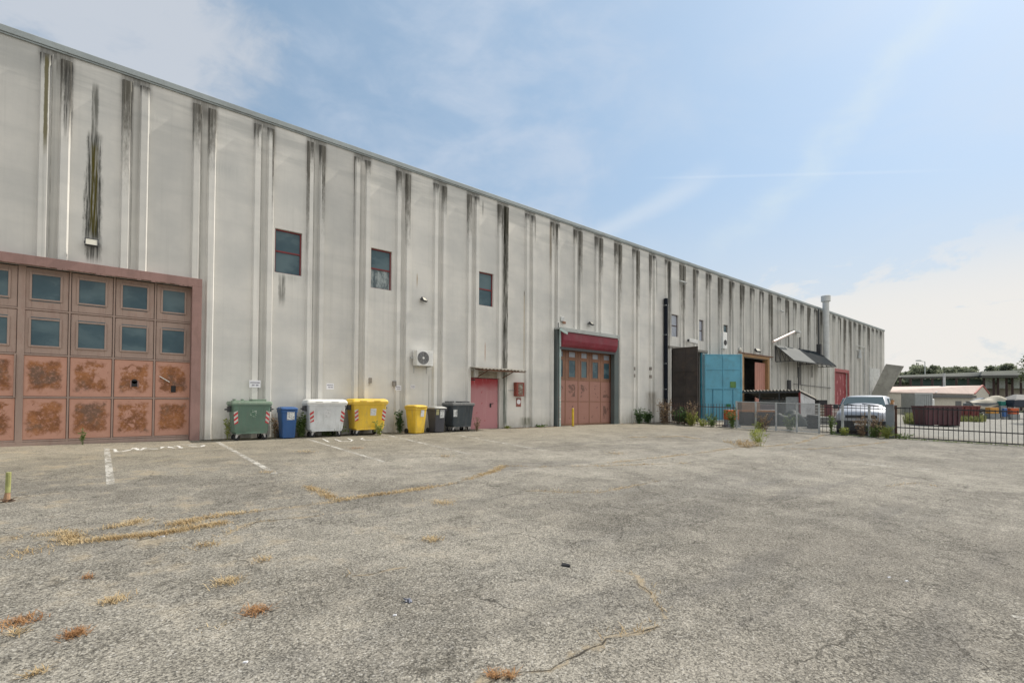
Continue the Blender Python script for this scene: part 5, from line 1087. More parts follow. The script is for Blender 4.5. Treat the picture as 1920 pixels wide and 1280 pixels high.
for i_ in range(nx + 1):
    for j in range(ny + 1):
        x = -1.75 + 3.7 * i_ / nx; y = -1.0 + 2.0 * j / ny; s = i_ / nx
        z = 1.78 + .62 * math.sin(s * 1.9) ** 2 + .12 * math.sin(s * 9) * .6 - .95 * (abs(y) / 1.0) ** 2.6 - .08 * math.sin(s * 14 + y * 3)
        vs.append((x, y, z))
q.add(vs, [(i_ * (ny + 1) + j, (i_ + 1) * (ny + 1) + j, (i_ + 1) * (ny + 1) + j + 1, i_ * (ny + 1) + j + 1) for i_ in range(nx) for j in range(ny)]); o = q.build('tarpaulin', M_cream, root, smooth=True); sm_ = o.modifiers.new('solid', 'SOLIDIFY'); sm_.thickness = .02
q = MB(); q.bar((-2.2, 0, .5), (1.8, 0, .5), .1); q.bar((0, -.8, .45), (0, .8, .45), .08); q.build('trailer_frame', M_steel, root)
for sy in (-1, 1): q = MB(); q.cyl((.3, sy * .85, .3), (.3, sy * 1.0, .3), .3, n=16); q.build('wheel', M_black, root)
root = simple('covered_boat', 'boat bow wrapped in blue grey cloth left of the cream tarpaulin', 'boat', P(1824, 770, 64), R(-60))
q = MB(); q.loft([[(-1.0, -.1, 1.5), (-1.0, .1, 1.5), (-1.0, 0, 1.3)], [(-.3, -.5, 1.75), (-.3, .5, 1.75), (-.3, 0, .8)], [(.9, -.75, 2.3), (.9, .75, 2.3), (.9, 0, .55)]]); q.build('wrapped_hull', pm('blue grey cloth', (.16, .19, .23), .7), root)
q = MB(); q.bar((-.6, 0, .1), (.8, 0, .5), .1); q.box(.1, .5, -.4, .4, 0, .7); q.build('cradle', M_dark, root)
root = simple('tarpaulin_tent', 'navy tarpaulin canopy on posts at the right edge', 'canopy', P(1915, 770, 56), R(-44))
q = MB(); q.hexa([(-1.9, -1.2, 1.35), (2.2, -1.2, 1.2), (2.2, 1.2, 1.2), (-1.9, 1.2, 1.35)], [(-1.7, -1.15, 2.12), (2.2, -1.15, 2.14), (2.2, 1.15, 2.14), (-1.7, 1.15, 2.12)]); q.build('tarpaulin', M_navy, root, bevel=.08)
q = MB(); q.hexa([(-1.5, -1.1, 2.14), (2.2, -1.1, 2.15), (2.2, 1.1, 2.15), (-1.5, 1.1, 2.14)], [(-.6, -.2, 2.75), (2.2, -.2, 2.6), (2.2, .2, 2.6), (-.6, .2, 2.75)]); q.build('top_cover', pm('grey cover', (.24, .23, .22), .8), root, bevel=.05)
q = MB()
for xx in (-1.7, 2.1):
    for yy in (-1.1, 1.1): q.bar((xx, yy, 0), (xx, yy, 1.4), .07)
q.build('posts', M_steel, root)
def crate(name, label, px, py0, py1, Z, wpx, mat, matb, dep=.3):
    a = P(px, py1, Z); root = simple(name, label, 'crate', a, R(-44)); s = max(.3, wpx * Z / FPX / 1.2 - dep * .4); z0, z1 = a.z - gz(a.y), zat(py0, px, Z) - gz(a.y)
    q = MB(); q.box(-s / 2, s / 2, -dep, dep, z0, z1); q.build('box', mat, root, bevel=.03)
    q = MB(); q.box(-s / 2 - .05, s / 2 + .05, -dep - .05, dep + .05, 0, z0 - .01); q.build('plinth', matb, root)
M_gblock = pm('grey block', (.26, .27, .27), .85)
crate('orange_crate', 'ochre orange crate below the cream covered boat', 1860, 763.5, 775, 52, 21, pm('ochre crate', (.52, .25, .05), .6), M_gblock)
crate('blue_barrel', 'blue barrel between the two orange crates', 1883.5, 765, 781, 52, 8, pm('blue barrel paint', (.05, .13, .33), .5), M_gblock, .15)
crate('red_crate', 'orange red crate under the navy canopy', 1898, 765, 776, 52, 20, pm('orange red crate', (.45, .09, .025), .6), M_gblock)
crate('teal_bin', 'teal bin next to the cream tarpaulin', 1877, 752, 760, 56, 13, pm('teal plastic', (.02, .17, .14), .5), M_gblock)

# street lamp far behind
a = P(1735, 760, 130); root = thing('street_lamp', 'tall grey street lamp above the distant trees', 'street lamp', (a.x, a.y, -.6)); zt = zat(676.5, 1735, 130) + .6
q = MB(); q.cyl((0, 0, 0), (0, 0, zt - .2), .16, .1, 8); q.build('pole', M_steel, root); q = MB(); q.bar((0, 0, zt - .2), (-1.2, 1.2, zt + .1), .12); q.build('arm', M_steel, root); q = MB(); q.box(-1.9, -.6, .6, 1.6, zt, zt + .22); q.build('lamp_head', M_steel, root)

# ------------------------------------------------------------------ vegetation
def leaf_cloud(q, c, r, n, size, rnd, flat=1.0):
    for _ in range(n):
        while True:
            p = Vector((rnd.uniform(-1, 1), rnd.uniform(-1, 1), rnd.uniform(-1, 1)))
            if p.length < 1: break
        p = p * (0.55 + 0.45 * rnd.random()) if p.length > .3 else p
        p = Vector((p.x * r, p.y * r, p.z * r * flat)) + c
        d_ = Vector((rnd.gauss(0, 1), rnd.gauss(0, 1), rnd.gauss(0, .6))).normalized(); e = d_.orthogonal().normalized(); e.rotate(Matrix.Rotation(rnd.uniform(0, 6.28), 3, d_))
        s = size * rnd.uniform(.5, 1.3); u = d_ * s; v = e * s * .45
        q.add([p - u, p + v, p + u, p - v], [(0, 1, 2, 3)])
def tree(label, p, h, r, seed, mat, name='tree', group=None, dens=1.0, leaf=.28, zc=None):
    rnd = random.Random(seed); root = thing(name, label, 'tree', (p.x, p.y, gz(p.y) if p.x < 100 else -.3), rnd.uniform(0, 6.28), group)
    q = MB(); q.cyl((0, 0, 0), (0, 0, h * .55), h * .022, h * .014, 8)
    limbs = []
    for k in range(9):
        a = k * 2.4 + rnd.uniform(-.3, .3); z0 = h * rnd.uniform(.28, .55); L = r * rnd.uniform(.6, 1.0)
        e = Vector((math.cos(a) * L, math.sin(a) * L, z0 + L * rnd.uniform(.3, .9))); q.cyl((0, 0, z0), e, h * .009, h * .003, 6); limbs.append(e)
    q.cyl((0, 0, h * .55), (0, 0, h * .9), h * .014, h * .004, 6); q.build('trunk', M_bark, root)
    q = MB()
    for e in limbs + [Vector((0, 0, h * .85))]:
        for _ in range(3):
            c = e + Vector((rnd.uniform(-.4, .4) * r, rnd.uniform(-.4, .4) * r, rnd.uniform(-.25, .35) * r)); c.z = min(c.z, h * .93)
            leaf_cloud(q, c, r * rnd.uniform(.22, .42), int(70 * dens), leaf, rnd, .8)
    q.build('crown', mat, root)
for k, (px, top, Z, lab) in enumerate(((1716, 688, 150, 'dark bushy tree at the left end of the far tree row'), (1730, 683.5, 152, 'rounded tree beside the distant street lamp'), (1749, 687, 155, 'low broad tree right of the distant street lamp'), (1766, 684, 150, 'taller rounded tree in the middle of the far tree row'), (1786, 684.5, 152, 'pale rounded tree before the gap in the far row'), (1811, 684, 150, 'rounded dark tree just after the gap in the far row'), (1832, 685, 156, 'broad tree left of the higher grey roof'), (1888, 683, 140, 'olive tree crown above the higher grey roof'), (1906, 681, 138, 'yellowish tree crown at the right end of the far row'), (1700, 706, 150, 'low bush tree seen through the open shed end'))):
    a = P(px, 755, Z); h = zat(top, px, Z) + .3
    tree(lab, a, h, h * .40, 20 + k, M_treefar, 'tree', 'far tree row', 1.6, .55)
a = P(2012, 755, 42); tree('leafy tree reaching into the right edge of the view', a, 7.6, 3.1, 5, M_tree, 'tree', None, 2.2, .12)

def weed(label, x, y, h, r, seed, mat, name='weed', n=40, leaf=.05, stems=8, group='weeds along the wall and fence', spiky=False, cat='weed'):
    rnd = random.Random(seed); z = gz(y); q = MB()
    for _ in range(stems):
        a = rnd.uniform(0, 6.28); b0 = Vector((rnd.uniform(-.3, .3) * r, rnd.uniform(-.3, .3) * r, 0)); hh_ = h * rnd.uniform(.5, 1.0)
        tip = b0 + Vector((math.cos(a) * r * rnd.uniform(.2, .9), math.sin(a) * r * rnd.uniform(.2, .9), hh_)); mid = b0.lerp(tip, .5) + Vector((0, 0, hh_ * .12))
        for s0, s1 in ((b0, mid), (mid, tip)): q.bar(s0, s1, .008 if not spiky else .006)
        for k in range(n // stems):
            f = rnd.uniform(.12, 1.0); p = (b0.lerp(mid, f * 2) if f < .5 else mid.lerp(tip, f * 2 - 1)); d_ = Vector((rnd.gauss(0, 1), rnd.gauss(0, 1), .9 if spiky else rnd.gauss(.2, .5))).normalized(); e = d_.orthogonal().normalized(); e.rotate(Matrix.Rotation(rnd.uniform(0, 6.28), 3, d_))
            s = leaf * rnd.uniform(.6, 1.4); w_ = s * (.42 if not spiky else .1); q.add([p, p + d_ * s + e * w_, p + d_ * s * 2, p + d_ * s - e * w_], [(0, 1, 2, 3)])
    o = q.build(name, mat); o.location = (x, y, z); return setp(o, label, cat, group)
weed('leafy green weed between the blue bin and white container', fx(563, -.3), -.35, .95, .35, 1, M_weed, n=420, leaf=.05, stems=24)
weed('bushy weed growing under the white container', fx(612, -.2), -.22, .42, .75, 2, M_weed, n=400, leaf=.045, stems=26)
weed('pale thin weed behind the green container left side', fx(428, -.2), -.2, .75, .12, 3, M_weedyel, n=80, leaf=.045)
weed('grey green weed between green container and blue bin', fx(518, -.2), -.22, .8, .25, 31, M_weeddry, n=130, leaf=.04, stems=14)
weed('yellow green weed in front of the large yellow container', fx(711, -1.0), -1.02, .52, .16, 4, M_weedyel, n=110, leaf=.05, stems=10)
weed('dark green bushy weed left of the yellow two wheeled bin', fx(748, -.35), -.38, .92, .20, 5, M_weeddark, n=340, leaf=.05, stems=22)
weed('dry flowering weed in front of the red door', fx(892, -.9), -.95, .65, .22, 6, M_weeddry, n=150, leaf=.035, stems=14)
weed('small green tuft at the wall below the hydrant box', fx(952, -.2), -.2, .15, .22, 7, M_weedyel, n=90, leaf=.04)
weed('low green growth at the foot of the wall left of the shutter', fx(1012, -.2), -.2, .12, .6, 8, M_weed, n=150, leaf=.04, stems=20)
weed('dark green upright weed right of the roller shutter', W(1199, 780, -.5).x, -.5, .95, .36, 9, M_weeddark, n=420, leaf=.06, stems=30, spiky=False)
weed('dark green clump beside the upright weed by the wall', W(1214, 780, -.5).x, -.5, .8, .36, 10, M_weeddark, n=420, leaf=.07, stems=24)
weed('tall brown thicket where the bar fence meets the wall', at_fence(1242).x - .2, at_fence(1242).y - .3, 1.55, .6, 11, M_weeddry, n=520, leaf=.06, stems=34)
weed('dark brambles at the foot of the brown door', at_fence(1262).x + .5, at_fence(1262).y - .2, 1.1, .8, 12, M_weeddark, n=500, leaf=.07, stems=26)
weed('dark low brambles left of the reddish seed heads', at_fence(1278).x + .3, at_fence(1278).y - .2, .8, .6, 13, M_weeddark, n=360, leaf=.07, stems=20)
weed('tall weed with reddish seed heads at the bar fence', at_fence(1300).x - .2, at_fence(1300).y, 1.45, .5, 14, M_weeddry, n=460, leaf=.05, stems=30)
weed('green yellow weed under the reddish seed heads', at_fence(1302).x - .35, at_fence(1302).y, .8, .42, 15, M_weedyel, n=360, leaf=.055, stems=22)
weed('pale green weed at the fence before the blue door', at_fence(1338).x - .2, at_fence(1338).y, .8, .4, 16, M_weed, n=300, leaf=.055, stems=20)
weed('low pale weed left of the blue door foot', at_fence(1322).x - .25, at_fence(1322).y, .5, .4, 161, M_weedyel, n=200, leaf=.05, stems=16)
weed('green weed at the first mesh fence post', at_fence(1375).x - .15, at_fence(1375).y, 1.15, .32, 17, M_weed, n=340, leaf=.06, stems=20)
weed('brown flowering weed in front of the rusty container', at_fence(1437).x - .3, at_fence(1437).y, 1.0, .5, 18, M_weeddry, n=260, leaf=.05, stems=22)
weed('ochre seedy weed below the brown flowering weed', at_fence(1430).x - .4, at_fence(1430).y, .55, .35, 181, M_weedyel, n=160, leaf=.05, stems=14)
weed('green weed behind the mesh fence by the grey drum', at_fence(1475).x + .4, at_fence(1475).y, .95, .4, 19, M_weed, n=240, leaf=.06, stems=16)
weed('narrow green weed at the fence left of the van', at_fence(1561).x - .15, at_fence(1561).y, .95, .18, 20, M_weed, n=240, leaf=.05, stems=12)
weed('low green weed below the van bumper left side', at_fence(1584).x - .2, at_fence(1584).y, .4, .3, 21, M_weedyel, n=170, leaf=.05, stems=14)
weed('brown seeded weed in front of the van number plate', at_fence(1617).x - .15, at_fence(1617).y, 1.15, .38, 22, M_weeddry, n=260, leaf=.045, stems=20)
weed('green brown weed in front of the van headlight', at_fence(1645).x - .15, at_fence(1645).y, 1.1, .42, 23, M_weeddry, n=280, leaf=.05, stems=22)
weed('green weed below the van headlight', at_fence(1641).x - .25, at_fence(1641).y, .55, .4, 24, M_weed, n=260, leaf=.05, stems=18)
weed('bright yellow green grass tuft at the thick gate post', at_fence(1666).x - .45, at_fence(1666).y - .05, .5, .22, 25, M_weedyel, n=240, leaf=.11, stems=26, spiky=True)
weed('low weed inside the left end of the black gate', at_fence(1692).x - .1, at_fence(1692).y, .28, .5, 26, M_weed, n=180, leaf=.04, stems=16)
a = G(1424, 836); weed('tall pale grass clump growing from the asphalt crack', a.x, a.y, .62, .35, 27, M_weedyel, n=200, leaf=.10, stems=24, spiky=True)
a = G(1396, 838); weed('low dry ochre clump in the crack left of the tall grass', a.x, a.y, .2, .8, 28, M_dry, n=300, leaf=.06, stems=30, spiky=True)
a = G(157, 826); weed('thin green weed growing from the rusty gate sill', a.x, -.12, .55, .06, 29, M_weed, n=60, leaf=.035, stems=5)
# the green and straw coloured stalk in the foreground left
a = G(14, 940); root = thing('marker_stake', 'short green stake with frayed brown foot on the asphalt', 'stake', (a.x, a.y, gz(a.y)))
q = MB(); q.cyl((-.01, 0, 0), (0, 0, .13), .042, .03, 10); q.build('brown_foot', pm('frayed brown', (.33, .20, .12), .9, .3, 20), root); q = MB(); q.cyl((0, 0, .13), (.005, 0, .42), .03, .03, 10); q.build('stake', pm('faded green stake', (.32, .33, .13), .8, .25, 12), root)
q = MB(); rnd = random.Random(3)
for _ in range(40): a_ = rnd.uniform(0, 6.28); q.bar((0, 0, .02), (math.cos(a_) * rnd.uniform(.03, .11), math.sin(a_) * rnd.uniform(.03, .11), rnd.uniform(0, .05)), .007)
q.build('roots', pm('root brown', (.13, .085, .06), .9), root)

# low green strip along the gate and yard grass
rnd = random.Random(77)
def blades(q, p, n, spread, h, rnd, lay=.5, wd=.006, along=None):
    for _ in range(n):
        o = Vector((rnd.gauss(0, spread), rnd.gauss(0, spread), 0)) + p; o.z = gz(o.y) + .003
        a = rnd.uniform(0, 6.28); hh_ = h * rnd.uniform(.4, 1.3); ln = hh_ * lay * rnd.uniform(.4, 1.8)
        t_ = o + Vector((math.cos(a) * ln, math.sin(a) * ln, hh_)); mid = o.lerp(t_, .5) + Vector((0, 0, hh_ * .2)); s = Vector((-math.sin(a), math.cos(a), 0)) * wd
        q.add([o - s, o + s, mid + s * .7, mid - s * .7, t_], [(0, 1, 2, 3), (3, 2, 4)])
q = MB()
for k in range(420):
    f = rnd.random(); p = at_fence(1560).lerp(gate_end, f) + Vector((-rnd.uniform(.0, .35), 0, 0)); blades(q, p, 3, .06, .07, rnd, .6, .006)
setp(q.build('verge_grass', M_weed), kind='stuff')
q = MB()
for k in range(1500):
    px = rnd.uniform(1792, 1842); Z = rnd.uniform(43, 56); a = P(px, 770, Z); blades(q, Vector((a.x, a.y, 0)), 2, .15, .45, rnd, .4, .03)
for k in range(500):
    px = rnd.uniform(1703, 1717); Z = rnd.uniform(36, 46); a = P(px, 770, Z); blades(q, Vector((a.x, a.y, 0)), 2, .15, .6, rnd, .4, .03)
setp(q.build('yard_grass', leafmat('olive yard grass', (.11, .13, .045), (.22, .23, .09))), kind='stuff')

# ------------------------------------------------------------------ painted lines, cracks and dry grass on the asphalt
m, t, b = base('worn road paint'); ov = t.new('ShaderNodeTexCoord').outputs['Object']
n = t.noise(ov, 14, 6, .7); n2 = t.noise(ov, 3, 4, .6)
wear = t.mr(t.m('ADD', t.m('MULTIPLY', n, .6), t.m('MULTIPLY', n2, .4)), .40, .58)
t.put(b.inputs['Base Color'], t.mix(n, (.50, .48, .43), (.62, .60, .55))); b.inputs['Roughness'].default_value = .85
tr = t.new('ShaderNodeBsdfTransparent'); mx = t.new('ShaderNodeMixShader'); t.put(mx.inputs[0], t.mr(wear, 0, 1, .75, .14))
t.l.new(tr.outputs[0], mx.inputs[1]); t.l.new(b.outputs[0], mx.inputs[2]); t.l.new(mx.outputs[0], t.n['Material Output'].inputs['Surface']); M_paint = m
def ribbon(q, pts, wd, dz=.004, jit=0., rnd=random, step=.12):
    out = []
    for a, b_ in zip(pts, pts[1:]):
        n_ = max(1, int((b_ - a).length / step))
        out += [a.lerp(b_, k / n_) for k in range(n_)]
    out.append(pts[-1]); vs = []
    for k, p in enumerate(out):
        d_ = (out[min(k + 1, len(out) - 1)] - out[max(k - 1, 0)]); d_.z = 0; d_.normalize(); s = Vector((-d_.y, d_.x, 0))
        c = p + s * rnd.uniform(-jit, jit); hw_ = wd / 2 * (1 + (rnd.uniform(-.7, .6) if jit else 0))
        for e in (-1, 1): v = c + s * hw_ * e; vs.append((v.x, v.y, gz(v.y) + dz))
    q.add(vs, [(2 * k, 2 * k + 1, 2 * k + 3, 2 * k + 2) for k in range(len(out) - 1)])
for a, b_ in (((200, 839), (207.5, 908)), ((408, 828.5), (517, 888)), ((578, 823.4), (720, 865.6)), ((731, 816.5), (883, 851.6)), ((859, 815.5), (1025, 845))):
    q = MB(); ribbon(q, [G(*a), G(*b_)], .115); setp(q.build('parking_line', M_paint), kind='structure')
q = MB(); ribbon(q, [G(517, 884.5), G(540, 883)], .03); ribbon(q, [G(1898, 1155), G(1935, 1161)], .055); ribbon(q, [G(1600, 868), G(1750, 880)], .12); setp(q.build('paint_mark', M_paint), kind='structure')
def strokes(q, sets, ox, oy, sc, wd):
    for st_ in sets: ribbon(q, [G(ox + x / sc, oy + y / sc) for x, y in st_], wd, .005, .004, random.Random(4), .08)
q = MB(); M_chalk = pm('white marking paint', (.60, .585, .55), .85, .1)
strokes(q, [[(160, 148), (220, 148), (240, 190), (340, 185), (480, 160)], [(480, 150), (560, 125), (600, 160), (650, 160), (700, 130), (740, 125)], [(690, 150), (760, 140), (930, 143)], [(970, 135), (1010, 110), (1100, 105), (1130, 120), (1200, 128)], [(1180, 100), (1250, 90), (1310, 130)], [(1420, 95), (1560, 108), (1630, 110), (1690, 80)], [(1320, 75), (1680, 72)]], 190, 825, 8.727, .075)
strokes(q, [[(430, 120), (540, 175)], [(650, 125), (760, 165), (930, 165), (970, 145), (880, 110)], [(1160, 100), (1120, 125), (1200, 140), (1600, 130)]], 560, 810, 9.6, .06)
setp(q.build('chalk_writing', M_chalk), kind='structure')

PATHS = [[(-60, 1012), (40, 1006), (100, 1001), (130, 995)], [(125, 998), (135, 1018), (200, 1010), (300, 1001), (360, 990), (420, 980)], [(250, 982), (200, 990)], [(330, 982), (420, 965), (540, 951), (620, 941), (660, 934), (720, 926), (780, 918), (840, 908), (885, 896), (925, 884), (946, 873)],
         [(576, 911), (600, 922), (622, 934), (640, 938)], [(946, 873), (1010, 875), (1090, 874), (1180, 872), (1290, 868)], [(985, 920), (1060, 922), (1120, 923), (1180, 912), (1240, 900)], [(1140, 868), (1230, 858), (1320, 848), (1390, 838), (1450, 836), (1500, 830), (1545, 815)],
         [(1430, 840), (1520, 842), (1600, 836), (1660, 829)], [(1180, 820), (1280, 818), (1330, 826)], [(900, 1288), (925, 1272), (950, 1264), (985, 1262), (1030, 1254), (1060, 1240), (1085, 1226), (1110, 1213), (1140, 1199), (1165, 1193), (1200, 1184), (1235, 1172)], [(1150, 1068), (1172, 1071), (1190, 1079), (1202, 1098), (1222, 1112), (1236, 1140), (1252, 1160)], [(420, 1002), (480, 978), (600, 966)], [(1660, 912), (1720, 905), (1760, 912)], [(660, 1080), (700, 1075), (760, 1062)], [(370, 1178), (410, 1170), (440, 1166)]]
rnd = random.Random(12)
q = MB()
for pth in PATHS: ribbon(q, [G(*p) for p in pth], .013, .004, .02, rnd, .07)
m, t, b = base('dark crack soil'); ov = t.new('ShaderNodeTexCoord').outputs['Object']; b.inputs['Base Color'].default_value = (.04, .033, .024, 1); b.inputs['Roughness'].default_value = .95  # dark brown soil colour in the cracks
tr = t.new('ShaderNodeBsdfTransparent'); mx = t.new('ShaderNodeMixShader'); t.put(mx.inputs[0], t.m('MULTIPLY', t.mr(t.noise(ov, 4.0, 6, .7), .40, .58), .85))
t.l.new(tr.outputs[0], mx.inputs[1]); t.l.new(b.outputs[0], mx.inputs[2]); t.l.new(mx.outputs[0], t.n['Material Output'].inputs['Surface'])
setp(q.build('asphalt_crack', m), kind='structure')
DENS = [4.0, 4.6, 2.6, 2.4, 3.0, .5, .3, .5, .5, .9, .45, .15, .35, .2, .3, .2]
q = MB()
for pth, dn_ in zip(PATHS, DENS):
    pts = [G(*p) for p in pth]
    for a, b_ in zip(pts, pts[1:]):
        L = (b_ - a).length
        for _ in range(int(L * 95 * dn_)):
            f = rnd.random(); 
            if math.sin(f * L * 3.1 + a.x * 2) + rnd.random() < .1: continue
            blades(q, a.lerp(b_, f) + Vector((rnd.gauss(0, .05), rnd.gauss(0, .05), 0)), 3, .035, .028, rnd, 1.6, .003)
setp(q.build('dry_grass', M_dry), kind='stuff')
TUFTS = [((210, 1128), .10, 150, 'dry grass tuft left of centre foreground', M_dry), ((140, 1190), .075, 170, 'darkest red brown dry tuft near the lower left corner', M_rustgrass), ((38, 1166), .12, 170, 'wide orange dry tuft at the left edge of the foreground', M_rustgrass), ((35, 1186), .06, 60, 'small faint dry tuft below the wide orange one', M_dry), ((425, 1091), .13, 190, 'spread dry tuft between the two cracks in the foreground', M_dry), ((482, 1146), .10, 170, 'red dry tuft on a thin crack in the foreground', M_rustgrass), ((258, 978), .16, 150, 'straw tuft on the upper branch of the long grassy crack', M_dry), ((345, 982), .2, 260, 'large straw tuft where the long crack bends', M_dry), ((385, 1022), .14, 120, 'straw tuft just below the long grassy crack', M_dry), ((165, 1083), .05, 50, 'small brown twig tuft on bare asphalt', M_rustgrass), ((52, 1036), .18, 90, 'thin straw patch under the long crack near the left edge', M_dry), ((832, 943), .2, 150, 'flat orange tuft on the asphalt in front of the yellow bins', M_dry), ((835, 855), .22, 90, 'flat tan tuft near the fourth parking line', M_dry), ((495, 1050), .09, 60, 'thin brown tuft right of the spread dry tuft', M_dry), ((925, 1266), .04, 70, 'small ochre tuft at the bottom edge', M_rustgrass), ((955, 1268), .035, 60, 'ochre moss lump at the bottom edge right of its neighbour', M_rustgrass), ((500, 885), .16, 80, 'tan tuft at the end of the second parking line', M_dry), ((570, 847), .3, 90, 'tan litter strip before the blue bin', M_dry), ((668, 840), .25, 80, 'pinkish dry patch before the white container', M_rustgrass), ((1155, 850), .3, 110, 'tan dry patch on the asphalt before the roller shutter', M_dry), ((810, 1012), .12, 160, 'brown worn tuft in the middle of the yard', M_dry), ((68, 1262), .05, 50, 'faint straw tuft in the lower left corner', M_dry)]
for (p, sp, n_, lab, mt_) in TUFTS:
    a = G(*p); q = MB(); blades(q, Vector((0, a.y, 0)), n_, sp * .5, .022 + sp * .07, rnd, 2.0, .003)
    o = q.build('dry_grass_tuft', mt_); o.location = (a.x, 0, 0); setp(o, lab, 'dry grass', 'dry tufts on the asphalt')
# small litter
a = G(1061, 1061); q = MB(); q.hexa([(-.045, -.016, 0), (.045, -.02, 0), (.045, .016, 0), (-.045, .018, 0)], [(-.045, -.014, .012), (.045, -.018, .022), (.045, .014, .022), (-.045, .016, .03)]); o = q.build('rubber_scrap', M_black, bevel=.003); o.location = (a.x, a.y, gz(a.y)); o.rotation_euler = (0, 0, R(-60)); setp(o, 'small black rubber scrap lying on the open asphalt', 'litter')
a = G(766, 1128); q = MB()
for k in range(9): q.bar((rnd.uniform(-.03, .03), rnd.uniform(-.03, .03), 0), (rnd.uniform(-.03, .03), rnd.uniform(-.03, .03), rnd.uniform(.01, .03)), .012)
o = q.build('crumpled_foil', pm('crumpled grey foil', (.16, .17, .21), .6, .3, 20, .1)); o.location = (a.x, a.y, gz(a.y)); setp(o, 'crumpled grey foil scrap on the asphalt left of centre', 'litter')
for p, lab in (((302, 1005), 'white paper scrap in the long grassy crack'), ((1667, 1082), 'tiny white scrap on the right half of the asphalt'), ((1700, 1089), 'tiny white scrap right of its twin on the asphalt'), ((740, 1153), 'tiny white scrap below the crumpled foil'), ((460, 1241), 'tiny pale scrap near the bottom left')):
    a = G(*p); q = MB(); l_ = .04 if p[0] == 302 else .014; q.hexa([(-l_, -.01, 0), (l_, -.008, 0), (l_, .01, 0), (-l_, .008, 0)], [(-l_ * .8, -.008, .006), (l_ * .8, -.006, .01), (l_ * .9, .008, .008), (-l_ * .9, .006, .005)]); o = q.build('paper_scrap', M_paper); o.location = (a.x, a.y, gz(a.y)); o.rotation_euler = (0, 0, R(-40)); setp(o, lab, 'litter', 'pale scraps on the asphalt')
# straw dust lying in the long cracks
m, t, b = base('straw dust'); ov = t.new('ShaderNodeTexCoord').outputs['Object']; uvq = t.sep(t.new('ShaderNodeTexCoord').outputs['UV'])
n = t.noise(ov, 7, 7, .75); n2 = t.noise(ov, 90, 3, .7); n3 = t.noise(ov, 1.3, 3, .6)
edge = t.m('SUBTRACT', 1.0, t.m('ABSOLUTE', t.m('SUBTRACT', t.m('MULTIPLY', uvq[0], 2.0), 1.0)))
t.put(b.inputs['Base Color'], t.mix(n2, (.27, .215, .145), (.48, .405, .29))); b.inputs['Roughness'].default_value = .95
al = t.mr(t.m('ADD', t.m('MULTIPLY', edge, .55), t.m('ADD', t.m('MULTIPLY', t.m('SUBTRACT', n, .5), 1.5), t.m('ADD', t.m('MULTIPLY', t.m('SUBTRACT', n3, .5), .7), t.m('MULTIPLY', t.m('SUBTRACT', n2, .5), .7)))), .22, .62)
al = t.m('MULTIPLY', al, t.mr(edge, 0.0, .35))
tr = t.new('ShaderNodeBsdfTransparent'); mx = t.new('ShaderNodeMixShader'); t.put(mx.inputs[0], t.m('MULTIPLY', al, .68))
t.l.new(tr.outputs[0], mx.inputs[1]); t.l.new(b.outputs[0], mx.inputs[2]); t.l.new(mx.outputs[0], t.n['Material Output'].inputs['Surface'])
q = MB()
for pth, wd_ in zip(PATHS, (.34, .36, .26, .24, .24, .14, .2, .22, .14, .06, .16, .1, .2, .12, .10, .08)):
    k0 = len(q.f); ribbon(q, [G(*p) for p in pth], wd_, .002, .03, rnd, .15)
    for k in range(k0, len(q.f)): q.uv[k] = ((0, 0), (1, 0), (1, 1), (0, 1))
setp(q.build('straw_dust', m), kind='structure')

# dirt, moss and leaves along the wall foot, with contact shadow painted in
m, t, b = base('dirt and painted shade along the wall foot'); ov = t.new('ShaderNodeTexCoord').outputs['Object']; X, Y, Z = t.sep(ov)
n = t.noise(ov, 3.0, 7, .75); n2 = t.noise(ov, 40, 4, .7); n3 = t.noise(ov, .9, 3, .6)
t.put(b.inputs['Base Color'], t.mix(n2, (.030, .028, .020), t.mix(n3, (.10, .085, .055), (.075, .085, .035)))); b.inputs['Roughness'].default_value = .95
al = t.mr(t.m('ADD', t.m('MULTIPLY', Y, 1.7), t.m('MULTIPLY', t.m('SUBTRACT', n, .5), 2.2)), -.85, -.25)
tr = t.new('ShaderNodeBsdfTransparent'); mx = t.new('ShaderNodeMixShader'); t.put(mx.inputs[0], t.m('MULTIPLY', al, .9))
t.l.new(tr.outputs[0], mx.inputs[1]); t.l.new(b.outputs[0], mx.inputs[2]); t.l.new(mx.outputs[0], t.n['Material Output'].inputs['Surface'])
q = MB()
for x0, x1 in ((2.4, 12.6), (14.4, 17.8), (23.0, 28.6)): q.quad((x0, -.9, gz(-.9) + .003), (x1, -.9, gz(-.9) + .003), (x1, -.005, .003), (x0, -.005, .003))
setp(q.build('wall_foot_shade_dirt', m), kind='structure')
rnd = random.Random(5); q = MB()
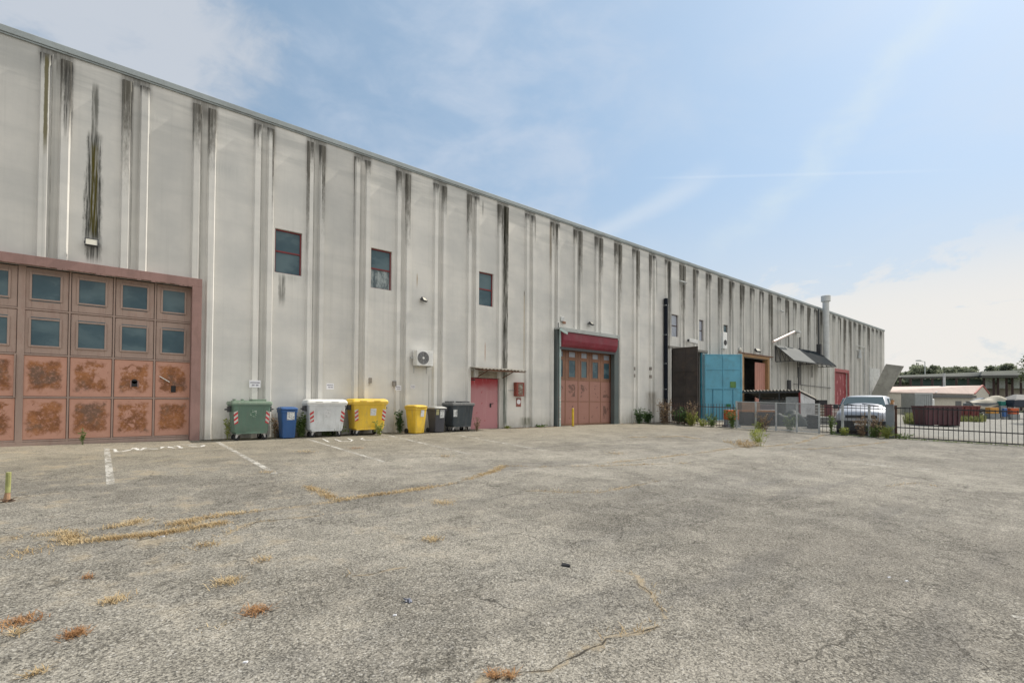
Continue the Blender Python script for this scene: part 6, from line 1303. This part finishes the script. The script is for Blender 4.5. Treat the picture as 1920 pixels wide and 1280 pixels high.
for _ in range(900):
    x = rnd.choice((rnd.uniform(2.5, 12.6), rnd.uniform(14.4, 18), rnd.uniform(23, 28))); y = -abs(rnd.gauss(0, .28)) - .05; a = rnd.uniform(0, 6.28); l_ = rnd.uniform(.012, .035)
    c_ = Vector((x, y, gz(y) + .006)); u = Vector((math.cos(a), math.sin(a), rnd.uniform(-.1, .4))) * l_; v = Vector((-math.sin(a), math.cos(a), rnd.uniform(-.2, .3))) * l_ * .5
    q.add([c_ - u, c_ + v, c_ + u, c_ - v], [(0, 1, 2, 3)])
setp(q.build('leaf_litter', M_rustgrass), kind='stuff')

a = P(1478, 790, 30.5); root = thing('tarpaulin_heap', 'dark green heap under tarpaulin behind the mesh fence', 'heap', (a.x, a.y, gz(a.y)), R(-40)); rnd = random.Random(9)
q = MB(); nx, ny = 18, 10; vs = []
for i_ in range(nx + 1):
    for j in range(ny + 1):
        x = -1.0 + 2.0 * i_ / nx; y = -.55 + 1.1 * j / ny; e = (1 - abs(x) ** 4) * (1 - (abs(y) / .55) ** 4)
        vs.append((x, y, max(0, e) ** .5 * (.78 + .16 * math.sin(x * 5) + .08 * math.sin(y * 9 + x * 4)) + rnd.uniform(-.02, .02)))
q.add(vs, [(i_ * (ny + 1) + j, (i_ + 1) * (ny + 1) + j, (i_ + 1) * (ny + 1) + j + 1, i_ * (ny + 1) + j + 1) for i_ in range(nx) for j in range(ny)]); q.build('tarpaulin', pm('dark green tarpaulin', (.030, .045, .042), .6, .25, 2), root, smooth=True)
q = MB(); q.box(-.9, .9, -.5, .5, .0, .12); q.build('pallet', pm('dark timber', (.10, .075, .05), .85), root)
a = P(1525, 790, 28.6); root = thing('tyre_stack', 'stack of dark worn tyres behind the last mesh panel', 'tyres', (a.x, a.y, gz(a.y)))
for k in range(4):
    q = MB(); n_ = 24; rings = []
    for j in range(n_):
        an = 2 * math.pi * j / n_; ring = []
        for b_ in range(8):
            be = 2 * math.pi * b_ / 8; r_ = .26 + .09 * math.cos(be); ring.append((r_ * math.cos(an) + .03 * math.sin(k * 2), r_ * math.sin(an), .1 + k * .2 + .095 * math.sin(be)))
        rings.append(ring)
    rings.append(rings[0]); q.loft(rings, cap=False); q.build('tyre', M_black, root, smooth=True)
